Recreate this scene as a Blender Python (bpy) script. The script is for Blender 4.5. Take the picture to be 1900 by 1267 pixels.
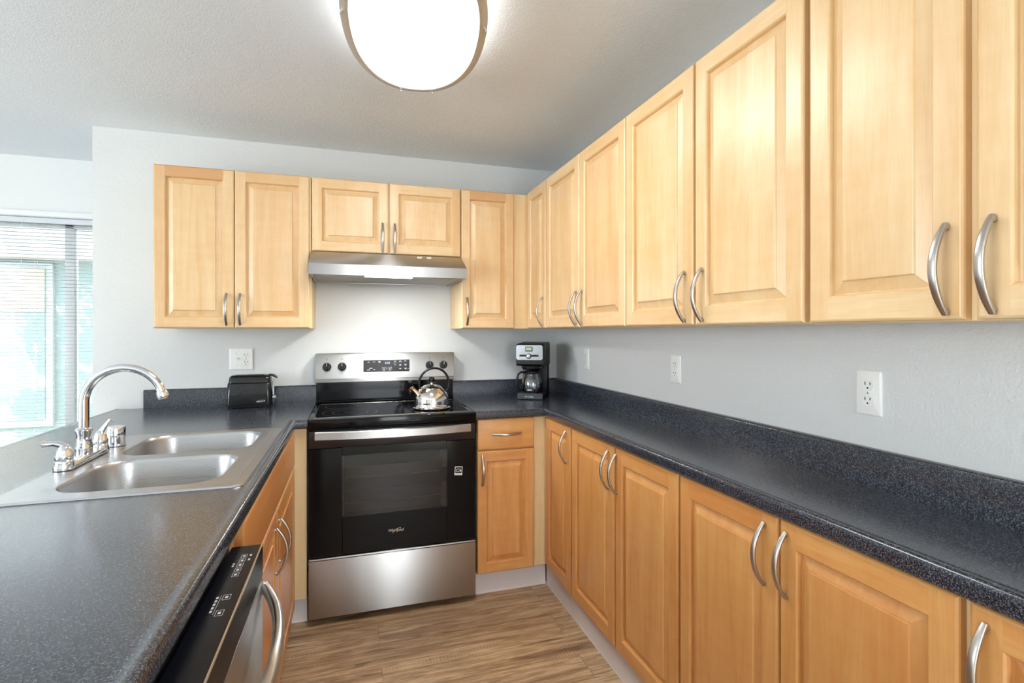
import bpy, bmesh, math, random
from mathutils import Vector, Matrix
random.seed(7)
SC = bpy.context.scene
COL = SC.collection
for _o in list(bpy.data.objects):
    bpy.data.objects.remove(_o)

# ------------------------------------------------------------------ camera
cam = bpy.data.cameras.new('camera')
camo = bpy.data.objects.new('camera', cam); COL.objects.link(camo)
camo.location = (0.1381, -3.0922, 1.3102)
camo.rotation_euler = (math.pi/2 - 0.0003, 0.0007, -0.3043)
cam.sensor_fit = 'HORIZONTAL'; cam.sensor_width = 36.0
cam.lens = 36.0*956.37/1900.0
cam.shift_y = (615.74 - 633.5)/1900.0
cam.clip_start = 0.02; cam.clip_end = 200
SC.camera = camo

# ------------------------------------------------------------------ world, sun, big lights, exposure
W = bpy.data.worlds.new('sky'); SC.world = W; W.use_nodes = True
W.node_tree.nodes['Background'].inputs[0].default_value = (0.80, 0.90, 1.0, 1)
W.node_tree.nodes['Background'].inputs[1].default_value = 7.5
def light(name, kind, loc, rot, energy, color=(1, 1, 1), size=None, size_y=None, angle=None, spread=None):
    l = bpy.data.lights.new(name, kind); l.energy = energy; l.color = color
    if kind == 'AREA':
        l.shape = 'RECTANGLE'; l.size = size; l.size_y = size_y or size
        if spread: l.spread = spread
    if angle is not None: l.angle = angle
    o = bpy.data.objects.new(name, l); COL.objects.link(o); o.location = loc; o.rotation_euler = rot
    return o
R = math.radians
light('sun', 'SUN', (0, -8, 10), (R(42), 0, R(-18)), 20.0, (1.0, 0.95, 0.86), angle=R(0.6))
# added unseen side fill, tilted up at the ceiling; daylight through the rear window
light('side_fill_light', 'AREA', (-4.28, -3.0, 1.35), (0, R(-113), 0), 92, (0.90, 0.95, 1.0), 1.7, 2.6)
light('daylight_rear_window', 'AREA', (0.72, -6.08, 1.30), (R(90), 0, 0), 33, (0.97, 0.98, 1.0), 0.95, 1.7)
SC.view_settings.view_transform = 'Standard'
SC.view_settings.look = 'None'
SC.view_settings.gamma = 1.0
SC.view_settings.use_curve_mapping = False
SC.view_settings.exposure = -0.17
SC.cycles.max_bounces = 8
SC.cycles.diffuse_bounces = 4
SC.cycles.glossy_bounces = 4
SC.cycles.transmission_bounces = 6
SC.cycles.transparent_max_bounces = 12
SC.cycles.sample_clamp_indirect = 4.0
SC.cycles.caustics_reflective = False
SC.cycles.caustics_refractive = False
SC.cycles.use_denoising = True

# ------------------------------------------------------------------ mesh builder
class MB:
    def __init__(s):
        s.v = []; s.f = []; s.m = []; s.t = []
    def add(s, vs, fs, mi=0, tone=0.5):
        b = len(s.v); s.v += [tuple(p) for p in vs]
        for f in fs:
            s.f.append(tuple(b+i for i in f)); s.m.append(mi); s.t.append(tone)
        return s
    def bm(s, bm, mi=0, tone=0.5, M=None):
        bm.verts.index_update()
        vs = [(M @ v.co if M else v.co) for v in bm.verts]
        s.add(vs, [[v.index for v in f.verts] for f in bm.faces], mi, tone); bm.free(); return s
    def box(s, x0, x1, y0, y1, z0, z1, bev=0, seg=2, mi=0, tone=0.5, M=None, edges=None):
        if x0 > x1: x0, x1 = x1, x0
        if y0 > y1: y0, y1 = y1, y0
        if z0 > z1: z0, z1 = z1, z0
        bm = bmesh.new(); bmesh.ops.create_cube(bm, size=1)
        for v in bm.verts:
            v.co = (x0+(v.co.x+.5)*(x1-x0), y0+(v.co.y+.5)*(y1-y0), z0+(v.co.z+.5)*(z1-z0))
        if bev > 0:
            es = bm.edges[:]
            if edges: es = [e for e in es if edges(e.verts[0].co, e.verts[1].co)]
            bmesh.ops.bevel(bm, geom=es, offset=bev, segments=seg, profile=.5, affect='EDGES', clamp_overlap=True)
        return s.bm(bm, mi, tone, M)
    def loft(s, loops, cap0=True, cap1=True, mi=0, tone=0.5, closed=True, ring=False):
        n = len(loops[0]); vs = [p for l in loops for p in l]; fs = []
        for k in range(len(loops)-1 + (1 if ring else 0)):
            a = k*n; b = ((k+1) % len(loops))*n
            for i in range(n if closed else n-1):
                j = (i+1) % n; fs.append((a+i, a+j, b+j, b+i))
        if not ring:
            if cap0: fs.append(tuple(reversed(range(n))))
            if cap1: fs.append(tuple((len(loops)-1)*n+i for i in range(n)))
        return s.add(vs, fs, mi, tone)
    def lathe(s, prof, c=(0, 0, 0), n=32, mi=0, M=None, sx=1, sy=1, ang=0, tone=.5):
        ca, sa = math.cos(ang), math.sin(ang)
        loops = []
        for r, z in prof:
            r = max(r, 1e-5); l = []
            for i in range(n):
                a = 2*math.pi*i/n; x, y = r*math.cos(a)*sx, r*math.sin(a)*sy
                p = Vector((x*ca-y*sa, x*sa+y*ca, z))
                if M: p = M @ p
                l.append((p.x+c[0], p.y+c[1], p.z+c[2]))
            loops.append(l)
        return s.loft(loops, True, True, mi, tone)
    def tube(s, pts, r, n=12, mi=0, sect=None, up=None, cap=True, tone=.5):
        pts = [Vector(p) for p in pts]; N = len(pts)
        rs = r if isinstance(r, (list, tuple)) else [r]*N
        loops = []; ref = Vector(up) if up else None
        for i, p in enumerate(pts):
            t = (pts[min(i+1, N-1)]-pts[max(i-1, 0)]).normalized()
            if ref is None:
                ref = Vector((0, 0, 1)) if abs(t.z) < .9 else Vector((1, 0, 0))
            u = (ref - t*ref.dot(t)).normalized(); w = t.cross(u); 
            if not up: ref = u
            l = []
            for k in range(n):
                a = 2*math.pi*k/n
                if sect: q = sect(a, i/(N-1)); l.append(tuple(p + u*q[0] + w*q[1]))
                else: l.append(tuple(p + u*math.cos(a)*rs[i] + w*math.sin(a)*rs[i]))
            loops.append(l)
        return s.loft(loops, cap, cap, mi, tone)
    def sweep2d(s, path, prof, mi=0, tone=.5):
        """path: 2-D points; prof: closed list of (out, z) where out is to the right of the path direction; mitred corners."""
        P = [Vector((p[0], p[1])) for p in path]; N = len(P); loops = []
        for i in range(N):
            d0 = (P[i]-P[i-1]).normalized() if i else None
            d1 = (P[i+1]-P[i]).normalized() if i < N-1 else None
            n0 = Vector((d0.y, -d0.x)) if d0 else None
            n1 = Vector((d1.y, -d1.x)) if d1 else None
            if n0 is None: m = n1
            elif n1 is None: m = n0
            else:
                m = (n0+n1); m = m/ (m.dot(n0))
            loops.append([(P[i].x+m.x*o, P[i].y+m.y*o, z) for o, z in prof])
        return s.loft(loops, True, True, mi, tone)
    def plate(s, outer, holes, z, mi=0, flip=False):
        """flat polygon with holes at height z"""
        bm = bmesh.new(); es = []
        for loop in [outer]+holes:
            vs = [bm.verts.new((p[0], p[1], z)) for p in loop]
            for i in range(len(vs)): es.append(bm.edges.new((vs[i], vs[(i+1) % len(vs)])))
        bmesh.ops.triangle_fill(bm, use_beauty=True, use_dissolve=False, edges=es, normal=(0, 0, 1))
        return s.bm(bm, mi)

def rrect(x0, x1, y0, y1, r, n=6):
    pts = []
    for cx, cy, a0 in ((x1-r, y1-r, 0), (x0+r, y1-r, 90), (x0+r, y0+r, 180), (x1-r, y0+r, 270)):
        for i in range(n+1):
            a = math.radians(a0+90*i/n); pts.append((cx+r*math.cos(a), cy+r*math.sin(a)))
    return pts
def lerp(a, b, t): return a+(b-a)*t

WL = {}
def obj(name, mb, mats, parent=None, origin=None, local=False, smooth=35):
    """one mesh object. Coordinates are world ones unless local=True (then in the parent's frame)."""
    me = bpy.data.meshes.new(name)
    P = WL.get(parent.name, Vector((0, 0, 0))) if parent else Vector((0, 0, 0))
    if local: O = Vector((0, 0, 0)); loc = Vector((0, 0, 0)) if origin is None else Vector(origin); O = loc
    else:
        if origin is None:
            if parent: O = P
            else:
                xs = [v[0] for v in mb.v]; ys = [v[1] for v in mb.v]; zs = [v[2] for v in mb.v]
                O = Vector(((min(xs)+max(xs))/2, (min(ys)+max(ys))/2, min(zs)))
        else: O = Vector(origin)
        loc = O - P
    me.from_pydata([(v[0]-O.x, v[1]-O.y, v[2]-O.z) for v in mb.v], [], mb.f)
    if not isinstance(mats, (list, tuple)): mats = [mats]
    for m in mats: me.materials.append(m)
    me.polygons.foreach_set('material_index', mb.m)
    at = me.attributes.new('tone', 'FLOAT', 'FACE'); at.data.foreach_set('value', mb.t)
    bm = bmesh.new(); bm.from_mesh(me); bmesh.ops.recalc_face_normals(bm, faces=bm.faces[:]); bm.to_mesh(me); bm.free()
    if smooth:
        me.shade_smooth(); me.set_sharp_from_angle(angle=math.radians(smooth))
    me.update()
    o = bpy.data.objects.new(name, me); COL.objects.link(o)
    if parent: o.parent = parent
    o.location = loc; WL[o.name] = O
    return o
def thing(name, label, cat, loc=(0, 0, 0), rotz=0, group=None):
    o = bpy.data.objects.new(name, None); COL.objects.link(o); o.empty_display_size = .05
    o.location = loc; o.rotation_euler = (0, 0, rotz); WL[o.name] = Vector(loc)
    o['label'] = label; o['category'] = cat
    if group: o['group'] = group
    return o
def tag(o, label, cat, group=None):
    o['label'] = label; o['category'] = cat
    if group: o['group'] = group
    return o
def struct(name, mb, mats, label=None, cat=None, smooth=35, origin=None):
    o = obj(name, mb, mats, smooth=smooth, origin=origin); o['kind'] = 'structure'
    if label: o['label'] = label
    if cat: o['category'] = cat
    return o
def share(o, name, parent, loc):
    c = o.copy(); c.name = name; COL.objects.link(c); c.parent = parent; c.location = loc
    return c
def text(name, body, size, mat, parent, M, ext=.0004, align='CENTER', shear=0, sx=1):
    cu = bpy.data.curves.new(name, 'FONT'); cu.body = body; cu.size = size; cu.extrude = ext
    cu.align_x = align; cu.align_y = 'CENTER'; cu.shear = shear; cu.resolution_u = 3
    t = bpy.data.objects.new(name+'_tmp', cu); COL.objects.link(t)
    dg = bpy.context.evaluated_depsgraph_get(); me = bpy.data.meshes.new_from_object(t.evaluated_get(dg))
    bpy.data.objects.remove(t); me.name = name
    me.transform(Matrix.Diagonal((sx, 1, 1, 1))); me.transform(M); me.materials.clear(); me.materials.append(mat)
    o = bpy.data.objects.new(name, me); COL.objects.link(o); o.parent = parent
    return o
def frame_m(o, x, y):
    """matrix whose local x, y axes are the given vectors at origin o"""
    x = Vector(x).normalized(); y = Vector(y).normalized(); z = x.cross(y)
    return Matrix(((x.x, y.x, z.x, o[0]), (x.y, y.y, z.y, o[1]), (x.z, y.z, z.z, o[2]), (0, 0, 0, 1)))

# ------------------------------------------------------------------ materials
def lin(c):
    return tuple(((v/255)/12.92 if v/255 <= .04045 else ((v/255+.055)/1.055)**2.4) for v in c)
class NT:
    def __init__(s, name):
        s.mat = bpy.data.materials.new(name); s.mat.use_nodes = True; s.t = s.mat.node_tree
        s.b = s.t.nodes['Principled BSDF']; s.out = s.t.nodes['Material Output']
    def n(s, typ, **kw):
        nd = s.t.nodes.new(typ)
        for k, v in kw.items(): setattr(nd, k, v)
        return nd
    def l(s, a, b): s.t.links.new(a, b)
    def set(s, **kw):
        for k, v in kw.items():
            i = s.b.inputs[k.replace('_', ' ')]
            i.default_value = (tuple(v)+(1,) if isinstance(v, (tuple, list)) and len(v) == 3 else v)
        return s
    def noise(s, vec, scale, detail=3, rough=.5, dist=0):
        nd = s.n('ShaderNodeTexNoise'); nd.inputs['Scale'].default_value = scale; nd.inputs['Detail'].default_value = detail
        nd.inputs['Roughness'].default_value = rough; nd.inputs['Distortion'].default_value = dist
        s.l(vec, nd.inputs['Vector']); return nd.outputs['Fac']
    def ramp(s, fac, stops):
        nd = s.n('ShaderNodeValToRGB'); cr = nd.color_ramp
        while len(cr.elements) < len(stops): cr.elements.new(.5)
        for e, (p, c) in zip(cr.elements, stops):
            e.position = p; e.color = (tuple(c)+(1,)) if isinstance(c, (tuple, list)) else (c, c, c, 1)
        s.l(fac, nd.inputs['Fac']); return nd.outputs['Color']
    def mix(s, fac, a, b, mode='MIX'):
        nd = s.n('ShaderNodeMix', data_type='RGBA', blend_type=mode)
        for sock, v in ((nd.inputs[0], fac), (nd.inputs[6], a), (nd.inputs[7], b)):
            if isinstance(v, bpy.types.NodeSocket): s.l(v, sock)
            elif isinstance(v, (tuple, list)): sock.default_value = tuple(v)+(1,)
            else: sock.default_value = v
        return nd.outputs[2]
    def math(s, op, a, b=0):
        nd = s.n('ShaderNodeMath', operation=op)
        for sock, v in ((nd.inputs[0], a), (nd.inputs[1], b)):
            if isinstance(v, bpy.types.NodeSocket): s.l(v, sock)
            else: sock.default_value = v
        return nd.outputs[0]
    def coords(s, scale=(1, 1, 1), kind='Object', rot=(0, 0, 0)):
        tc = s.n('ShaderNodeTexCoord'); mp = s.n('ShaderNodeMapping')
        mp.inputs['Scale'].default_value = scale; mp.inputs['Rotation'].default_value = rot
        s.l(tc.outputs[kind], mp.inputs['Vector']); return mp.outputs['Vector']
    def bump(s, h, strength, dist=.001):
        nd = s.n('ShaderNodeBump'); nd.inputs['Strength'].default_value = strength; nd.inputs['Distance'].default_value = dist
        s.l(h, nd.inputs['Height']); s.l(nd.outputs['Normal'], s.b.inputs['Normal'])
def plain(name, rgb, rough=.5, metal=0, **kw):
    t = NT(name); t.set(Base_Color=lin(rgb), Roughness=rough, Metallic=metal)
    v = t.coords((40, 40, 40)); f = t.noise(v, 3.0, 2)
    t.l(t.mix(f, tuple(c*.97 for c in lin(rgb)), tuple(min(1, c*1.03) for c in lin(rgb))), t.b.inputs['Base Color'])
    for k, val in kw.items(): t.b.inputs[k.replace('_', ' ')].default_value = val
    return t.mat
def wood(name, axis, light_c=(228, 199, 154), dark_c=(215, 174, 119), tone_c=(193, 131, 76)):
    t = NT(name)
    at = t.n('ShaderNodeAttribute', attribute_type='GEOMETRY', attribute_name='tone')
    oi = t.n('ShaderNodeObjectInfo')
    tc = t.n('ShaderNodeTexCoord')
    off = t.n('ShaderNodeCombineXYZ')
    a = t.math('MULTIPLY', at.outputs['Fac'], 37.0); b = t.math('MULTIPLY', oi.outputs['Random'], 11.0)
    ab = t.math('ADD', a, b); t.l(ab, off.inputs[0]); t.l(b, off.inputs[1]); t.l(a, off.inputs[2])
    va = t.n('ShaderNodeVectorMath', operation='ADD'); t.l(tc.outputs['Object'], va.inputs[0]); t.l(off.outputs[0], va.inputs[1])
    def mp(al, ac):
        m = t.n('ShaderNodeMapping'); m.inputs['Scale'].default_value = (al, ac, ac) if axis == 'X' else (ac, ac, al)
        t.l(va.outputs[0], m.inputs['Vector']); return m.outputs['Vector']
    big = t.noise(mp(1.4, 11), 1.0, 3, .55, .8)
    fig = t.noise(mp(3.0, 40), 1.0, 4, .6, 1.2)
    fine = t.noise(mp(12, 420), 1.0, 2, .6, 0)
    curl = t.noise(mp(28, 10), 1.0, 2, .5, .4)
    f = t.math('ADD', t.math('MULTIPLY', big, .75), t.math('ADD', t.math('MULTIPLY', fig, .4), t.math('MULTIPLY', curl, .2)))
    c = t.ramp(f, [(.50, lin(dark_c)), (.86, lin(light_c))])
    streak = t.ramp(t.noise(mp(2.2, 60), 1.0, 5, .7, 2.0), [(.64, 0), (.74, 1)])
    c = t.mix(t.math('MULTIPLY', streak, .22), c, lin(tone_c))
    c = t.mix(t.math('MULTIPLY', t.ramp(fine, [(.45, 0), (.8, 1)]), .16), c, lin(tone_c))
    tn = t.ramp(at.outputs['Fac'], [(.45, 0), (1.0, 1)])
    c = t.mix(t.math('MULTIPLY', tn, .7), c, lin(tone_c))
    t.l(c, t.b.inputs['Base Color'])
    t.set(Roughness=.40, Specular_IOR_Level=.45, Coat_Weight=.5, Coat_Roughness=.30)
    t.bump(fine, .04, .0005)
    return t.mat
M_WV = wood('maple_vertical', 'Z'); M_WH = wood('maple_horizontal', 'X')
M_AV = wood('amber_maple_vertical', 'Z', (222, 168, 102), (205, 139, 74), (184, 106, 50)); M_AH = wood('amber_maple_horizontal', 'X', (222, 168, 102), (205, 139, 74), (184, 106, 50))
M_WF = wood('maple_laminate', 'Z', (238, 212, 165), (228, 195, 142), (212, 162, 106))
def walls(name, rgb, s1, strength):
    t = NT(name); t.set(Base_Color=lin(rgb), Roughness=.75, Specular_IOR_Level=.3)
    v = t.coords((1, 1, 1)); n1 = t.noise(v, s1, 3, .55, .4); n2 = t.noise(v, s1*.28, 2, .5)
    t.bump(t.math('ADD', n1, t.math('MULTIPLY', n2, .6)), strength, .004)
    return t.mat
M_WALL = walls('painted_wall', (213, 214, 212), 130, .45)
M_CEIL = walls('textured_ceiling', (227, 231, 234), 150, .5)
M_LIV = walls('living_wall', (224, 225, 222), 90, .2)
M_TRIM = plain('white_trim', (232, 232, 230), .35)
M_VINYL = plain('vinyl_base', (212, 203, 199), .4)
def counter_mat():
    t = NT('charcoal_laminate'); v = t.coords((1, 1, 1))
    a = t.noise(v, 330, 2, .6); b = t.noise(v, 520, 1, .5); big = t.noise(v, 60, 2)
    c = t.ramp(a, [(.42, lin((14, 16, 22))), (.52, lin((30, 34, 44))), (.65, lin((88, 95, 110)))])
    sp = t.ramp(b, [(.62, 0), (.68, 1)])
    c = t.mix(t.math('MULTIPLY', sp, .6), c, lin((146, 152, 162)))
    c = t.mix(t.math('MULTIPLY', big, .3), c, lin((38, 40, 48)))
    t.l(c, t.b.inputs['Base Color']); t.set(Roughness=.3, Specular_IOR_Level=.42, Coat_Weight=.55, Coat_Roughness=.20, Coat_IOR=1.55)
    t.l(t.ramp(a, [(.3, .20), (.7, .30)]), t.b.inputs['Roughness'])
    t.bump(a, .02, .0003)
    return t.mat
M_CTR = counter_mat()
def metal(name, rgb, rough, axis=None, bump=.02):
    t = NT(name); t.set(Base_Color=lin(rgb), Metallic=1.0, Roughness=rough)
    if axis:
        sc = {'X': (4, 900, 900), 'Y': (900, 4, 900), 'Z': (900, 900, 4)}[axis]
        n = t.noise(t.coords(sc), 1.0, 2, .6); t.bump(n, bump, .0004)
        t.l(t.ramp(n, [(.3, max(rough-.05, .02)), (.7, rough+.07)]), t.b.inputs['Roughness'])
    else:
        n = t.noise(t.coords((60, 60, 60)), 1.0, 2)
        t.l(t.ramp(n, [(.3, max(rough-.015, .01)), (.7, rough+.015)]), t.b.inputs['Roughness'])
    return t.mat
def brushed(name, rgb, rough, axis):
    t = NT(name); t.set(Base_Color=lin(rgb), Metallic=1.0, Roughness=rough, Anisotropic=.95, Anisotropic_Rotation=.25)
    tg = t.n('ShaderNodeTangent', direction_type='RADIAL', axis='Z'); t.l(tg.outputs[0], t.b.inputs['Tangent'])
    sc = {'X': (3, 700, 700), 'Y': (700, 3, 700)}[axis]
    n = t.noise(t.coords(sc), 1.0, 2, .6); t.l(t.ramp(n, [(.3, rough-.012), (.7, rough+.015)]), t.b.inputs['Roughness'])
    return t.mat
M_STEEL = brushed('brushed_steel', (186, 185, 183), .38, 'X')
M_STEELY = brushed('brushed_steel_side', (192, 191, 189), .29, 'Y')
M_SINK = metal('sink_steel', (182, 182, 183), .30, 'X', .02)
M_CHROME = metal('chrome', (232, 233, 236), .05)
M_NICKEL = metal('satin_nickel', (186, 180, 173), .34)
M_RING = plain('light_ring_nickel', (196, 192, 186), .4, .55)
M_KETTLE = metal('polished_steel', (225, 222, 218), .07)
M_BLACKGL = plain('black_gloss', (7, 7, 9), .10, 0, Specular_IOR_Level=.22)
M_COOK = plain('ceramic_glass', (6, 6, 8), .06, 0, Specular_IOR_Level=.25)
M_BLACK = plain('black_plastic', (12, 12, 14), .35, 0, Specular_IOR_Level=.35)
M_TOAST = plain('black_toaster_shell', (16, 17, 20), .14)
M_DKGREY = plain('dark_grey_enamel', (44, 43, 44), .35)
M_GREY = plain('grey_enamel', (150, 148, 146), .4)
M_WHITE = plain('white_plastic', (236, 236, 232), .28)
M_PRINT = plain('pale_print', (214, 216, 218), .5)
M_FILTER = plain('filter_mesh', (178, 176, 172), .45, .6)
M_SILVER = plain('silver_plastic', (196, 196, 196), .28, .7)
M_DARKHOLE = plain('slot_black', (14, 13, 12), .7)
M_INSIDE = plain('oven_inside', (52, 50, 49), .5)
M_RACK = metal('rack_wire', (190, 182, 168), .3)
M_LCD = plain('lcd_grey', (168, 178, 160), .3)
def emit(name, rgb, strength):
    t = NT(name); e = t.n('ShaderNodeEmission'); e.inputs[0].default_value = tuple(rgb)+(1,); e.inputs[1].default_value = strength
    t.l(e.outputs[0], t.out.inputs[0]); return t.mat
M_CLOCK = emit('clock_digits', (.45, .70, 1.0), 2.2)
M_LENS = emit('hood_lamp_lens', (1.0, .97, .92), 9.0)
def diffuser():
    t = NT('lamp_diffuser'); v = t.coords((1, 1, 1))
    n = t.noise(v, 5.0, 1, .4, .6)
    e = t.n('ShaderNodeEmission'); e.inputs[0].default_value = (1, .985, .96, 1)
    s = t.ramp(n, [(.3, .85), (.7, 1.0)])
    t.l(t.math('MULTIPLY', s, 9.0), e.inputs[1]); t.l(e.outputs[0], t.out.inputs[0]); return t.mat
M_DIFF = diffuser()
M_SIDE = emit('lamp_glass_side', (1, .98, .95), 6.0)
def glass(name, tint=(1, 1, 1), mixf=.12, rough=.02):
    t = NT(name); tr = t.n('ShaderNodeBsdfTransparent'); tr.inputs[0].default_value = tuple(tint)+(1,)
    gl = t.n('ShaderNodeBsdfGlossy'); gl.inputs['Roughness'].default_value = rough; gl.inputs[0].default_value = (1, 1, 1, 1)
    fr = t.n('ShaderNodeFresnel'); fr.inputs[0].default_value = 1.5
    mx = t.n('ShaderNodeMixShader'); t.l(t.math('ADD', t.math('MULTIPLY', fr.outputs[0], .9), mixf), mx.inputs[0])
    t.l(tr.outputs[0], mx.inputs[1]); t.l(gl.outputs[0], mx.inputs[2]); t.l(mx.outputs[0], t.out.inputs[0]); return t.mat
M_GLASS = glass('window_glass', (.97, .99, .98), .0)
M_CARAFE = glass('carafe_glass', (.80, .82, .84), .07)
M_OVENGL = glass('oven_window_glass', (.50, .48, .46), .0, .03)
def floor_mat():
    t = NT('plank_floor'); v = t.coords((1, 1, 1))
    br = t.n('ShaderNodeTexBrick'); br.offset = .37; br.offset_frequency = 2
    br.inputs['Scale'].default_value = 1.0; br.inputs['Brick Width'].default_value = 1.22; br.inputs['Row Height'].default_value = .152
    br.inputs['Mortar Size'].default_value = .0012; br.inputs['Mortar Smooth'].default_value = .1
    br.inputs['Color1'].default_value = (0, 0, 0, 1); br.inputs['Color2'].default_value = (1, 1, 1, 1); br.inputs['Mortar'].default_value = (.5, .5, .5, 1)
    t.l(v, br.inputs['Vector'])
    rnd = t.n('ShaderNodeSeparateColor'); t.l(br.outputs['Color'], rnd.inputs[0])
    sh = t.n('ShaderNodeCombineXYZ'); t.l(t.math('MULTIPLY', rnd.outputs[0], 9.0), sh.inputs[0]); t.l(t.math('MULTIPLY', rnd.outputs[0], 5.0), sh.inputs[1])
    va = t.n('ShaderNodeVectorMath', operation='ADD'); t.l(v, va.inputs[0]); t.l(sh.outputs[0], va.inputs[1])
    def mp(x, y):
        m = t.n('ShaderNodeMapping'); m.inputs['Scale'].default_value = (x, y, 1); t.l(va.outputs[0], m.inputs['Vector']); return m.outputs['Vector']
    g1 = t.noise(mp(1.5, 15), 1.0, 6, .68, 1.8); g2 = t.noise(mp(4, 70), 1.0, 5, .7, 1.2); blot = t.noise(mp(2.5, 7), 1.0, 2, .5, .6)
    c = t.ramp(g1, [(.30, lin((98, 75, 55))), (.41, lin((172, 142, 108))), (.54, lin((208, 179, 142))), (.72, lin((228, 206, 172)))])
    c = t.mix(t.math('MULTIPLY', t.ramp(g2, [(.40, 1), (.58, 0)]), .6), c, lin((108, 80, 57)))
    c = t.mix(t.math('MULTIPLY', t.ramp(blot, [(.5, 0), (.72, 1)]), .35), c, lin((128, 100, 78)))
    crack = t.ramp(t.noise(mp(1.3, 34), 1.0, 3, .5, 2.6), [(.645, 0), (.685, 1)])
    c = t.mix(t.math('MULTIPLY', crack, .75), c, lin((66, 46, 34)))
    saw = t.n('ShaderNodeTexWave', wave_type='BANDS', bands_direction='X'); saw.inputs['Scale'].default_value = 22; saw.inputs['Distortion'].default_value = 2.5
    t.l(v, saw.inputs['Vector'])
    patch = t.ramp(t.noise(mp(3.2, 16), 1.0, 1), [(.62, 0), (.70, 1)])
    c = t.mix(t.math('MULTIPLY', t.math('MULTIPLY', t.ramp(saw.outputs['Fac'], [(.45, 0), (.7, 1)]), patch), .28), c, lin((214, 190, 158)))
    c = t.mix(t.math('MULTIPLY', rnd.outputs[0], .22), c, lin((176, 138, 100)))
    c = t.mix(t.math('MULTIPLY', br.outputs['Fac'], .45), c, lin((70, 50, 38)))
    t.l(c, t.b.inputs['Base Color']); t.set(Roughness=.42, Specular_IOR_Level=.4)
    t.bump(g2, .12, .001); return t.mat
M_FLOOR = floor_mat()
M_STUCCO = walls('neighbour_stucco', (130, 143, 141), 40, .4)
M_EAVE = plain('neighbour_fascia', (178, 172, 164), .6)
M_TANBL = plain('neighbour_blind', (176, 160, 136), .6)
M_GRASS = plain('concrete', (186, 184, 178), .9)
M_LEAF = plain('shrub_leaf', (92, 128, 92), .6)
M_SLAT = plain('blind_slat', (206, 210, 213), .4)

# ------------------------------------------------------------------ key dimensions (metres)
CZ = 2.3426; WX0 = -1.0925; XR = 1.4098
ZB = 1.3284; ZT = 2.0904; YU = -0.325; XU = 1.0891
ZC = 0.9185; YC = -0.6457; XC = 1.0754; XP = -0.089; NB = .0385

# ------------------------------------------------------------------ the setting
struct('floor', MB().box(-1.0, XR+.1, -3.45, .80, -.1, 0), M_FLOOR, 'brown wood plank floor running across the kitchen', 'floor')
struct('floor_living', MB().box(-4.3, -1.0005, -6.1, .80, -.1, 0).box(-1.0, XR+.1, -6.1, -3.4505, -.1, 0), plain('carpet', (224, 219, 210), .9))
struct('ceiling', MB().box(-4.3, XR+.1, -6.1, .80, CZ, CZ+.12), M_CEIL, 'pale textured ceiling above the kitchen', 'ceiling')
struct('wall_back', MB().box(WX0, XR, 0, .76, 0, CZ), M_WALL, 'pale grey painted wall behind the range', 'wall')
struct('wall_right', MB().box(XR, XR+.1, -6.0, .76, 0, CZ), M_WALL, 'pale grey painted wall with three outlets above the long counter', 'wall')
WX, WZ0, WZ1 = (-3.10, -1.13), .12, 1.99
w = MB(); w.box(-4.2, WX[0], .64, .76, 0, CZ); w.box(WX[1], WX0-.0005, .64, .76, 0, CZ); w.box(WX[0], WX[1], .64, .76, WZ1, CZ); w.box(WX[0], WX[1], .64, .76, 0, WZ0)
struct('wall_far', w, M_LIV, 'pale wall around the far window with blinds', 'wall')
w = MB(); w.box(-4.3, -4.2, -6.0, -4.35, 0, CZ); w.box(-4.3, -4.2, -1.65, .76, 0, CZ); w.box(-4.3, -4.2, -4.35, -1.65, 0, .45); w.box(-4.3, -4.2, -4.35, -1.65, 2.2, CZ)
struct('wall_left', w, M_LIV)
w = MB(); w.box(-4.3, .22, -6.1, -6.0, 0, CZ); w.box(1.22, XR+.1, -6.1, -6.0, 0, CZ); w.box(.22, 1.22, -6.1, -6.0, 0, .40); w.box(.22, 1.22, -6.1, -6.0, 2.2, CZ)
struct('wall_rear', w, M_LIV)
# far window: frame, mullion, panes
fm = MB()
fm.box(WX[0], WX[1], .70, .75, WZ1-.05, WZ1-.0005); fm.box(WX[0], WX[1], .70, .75, WZ0+.0005, WZ0+.06)
fm.box(WX[0]+.0005, WX[0]+.045, .70, .75, WZ0, WZ1); fm.box(WX[1]-.045, WX[1]-.0005, .70, .75, WZ0, WZ1)
fm.box(-1.512, -1.462, .70, .75, WZ0, WZ1, .004)
win = struct('window_1', fm, M_TRIM, 'tall window with white frame and mullion behind blinds', 'window')
pg = MB(); pg.box(WX[0]+.045, -1.512, .722, .727, WZ0+.06, WZ1-.05); pg.box(-1.462, WX[1]-.045, .722, .727, WZ0+.06, WZ1-.05)
obj('window_pane', pg, M_GLASS, win)
tr = MB(); tr.box(WX[0]-.05, WX0-.002, .626, .6395, 1.992, 2.025, .003)
struct('trim_1', tr, M_TRIM, 'white flat trim above the far window', 'trim')
# baseboards (pale vinyl toe strip under the base cabinets)
def vinyl(name, path, label):
    prof = [(0, 0), (0, .112), (-.004, .112), (-.004, .012), (-.0075, .004), (-.009, 0)]
    m = MB(); m.sweep2d(path, [(-o, z) for o, z in prof]); return struct(name, m, M_VINYL, label, 'baseboard')
vinyl('baseboard_right', [(1.1185, -.577), (1.1185, -3.35)], 'pale vinyl toe strip below the right base cabinets')
vinyl('baseboard_back', [(.7345, -.576), (1.1090, -.576)], 'pale vinyl toe strip below the narrow drawer cabinet')
vinyl('baseboard_left', [(-.116, -.576), (-.0485, -.576)], 'pale vinyl toe strip beside the left of the range')

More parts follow.
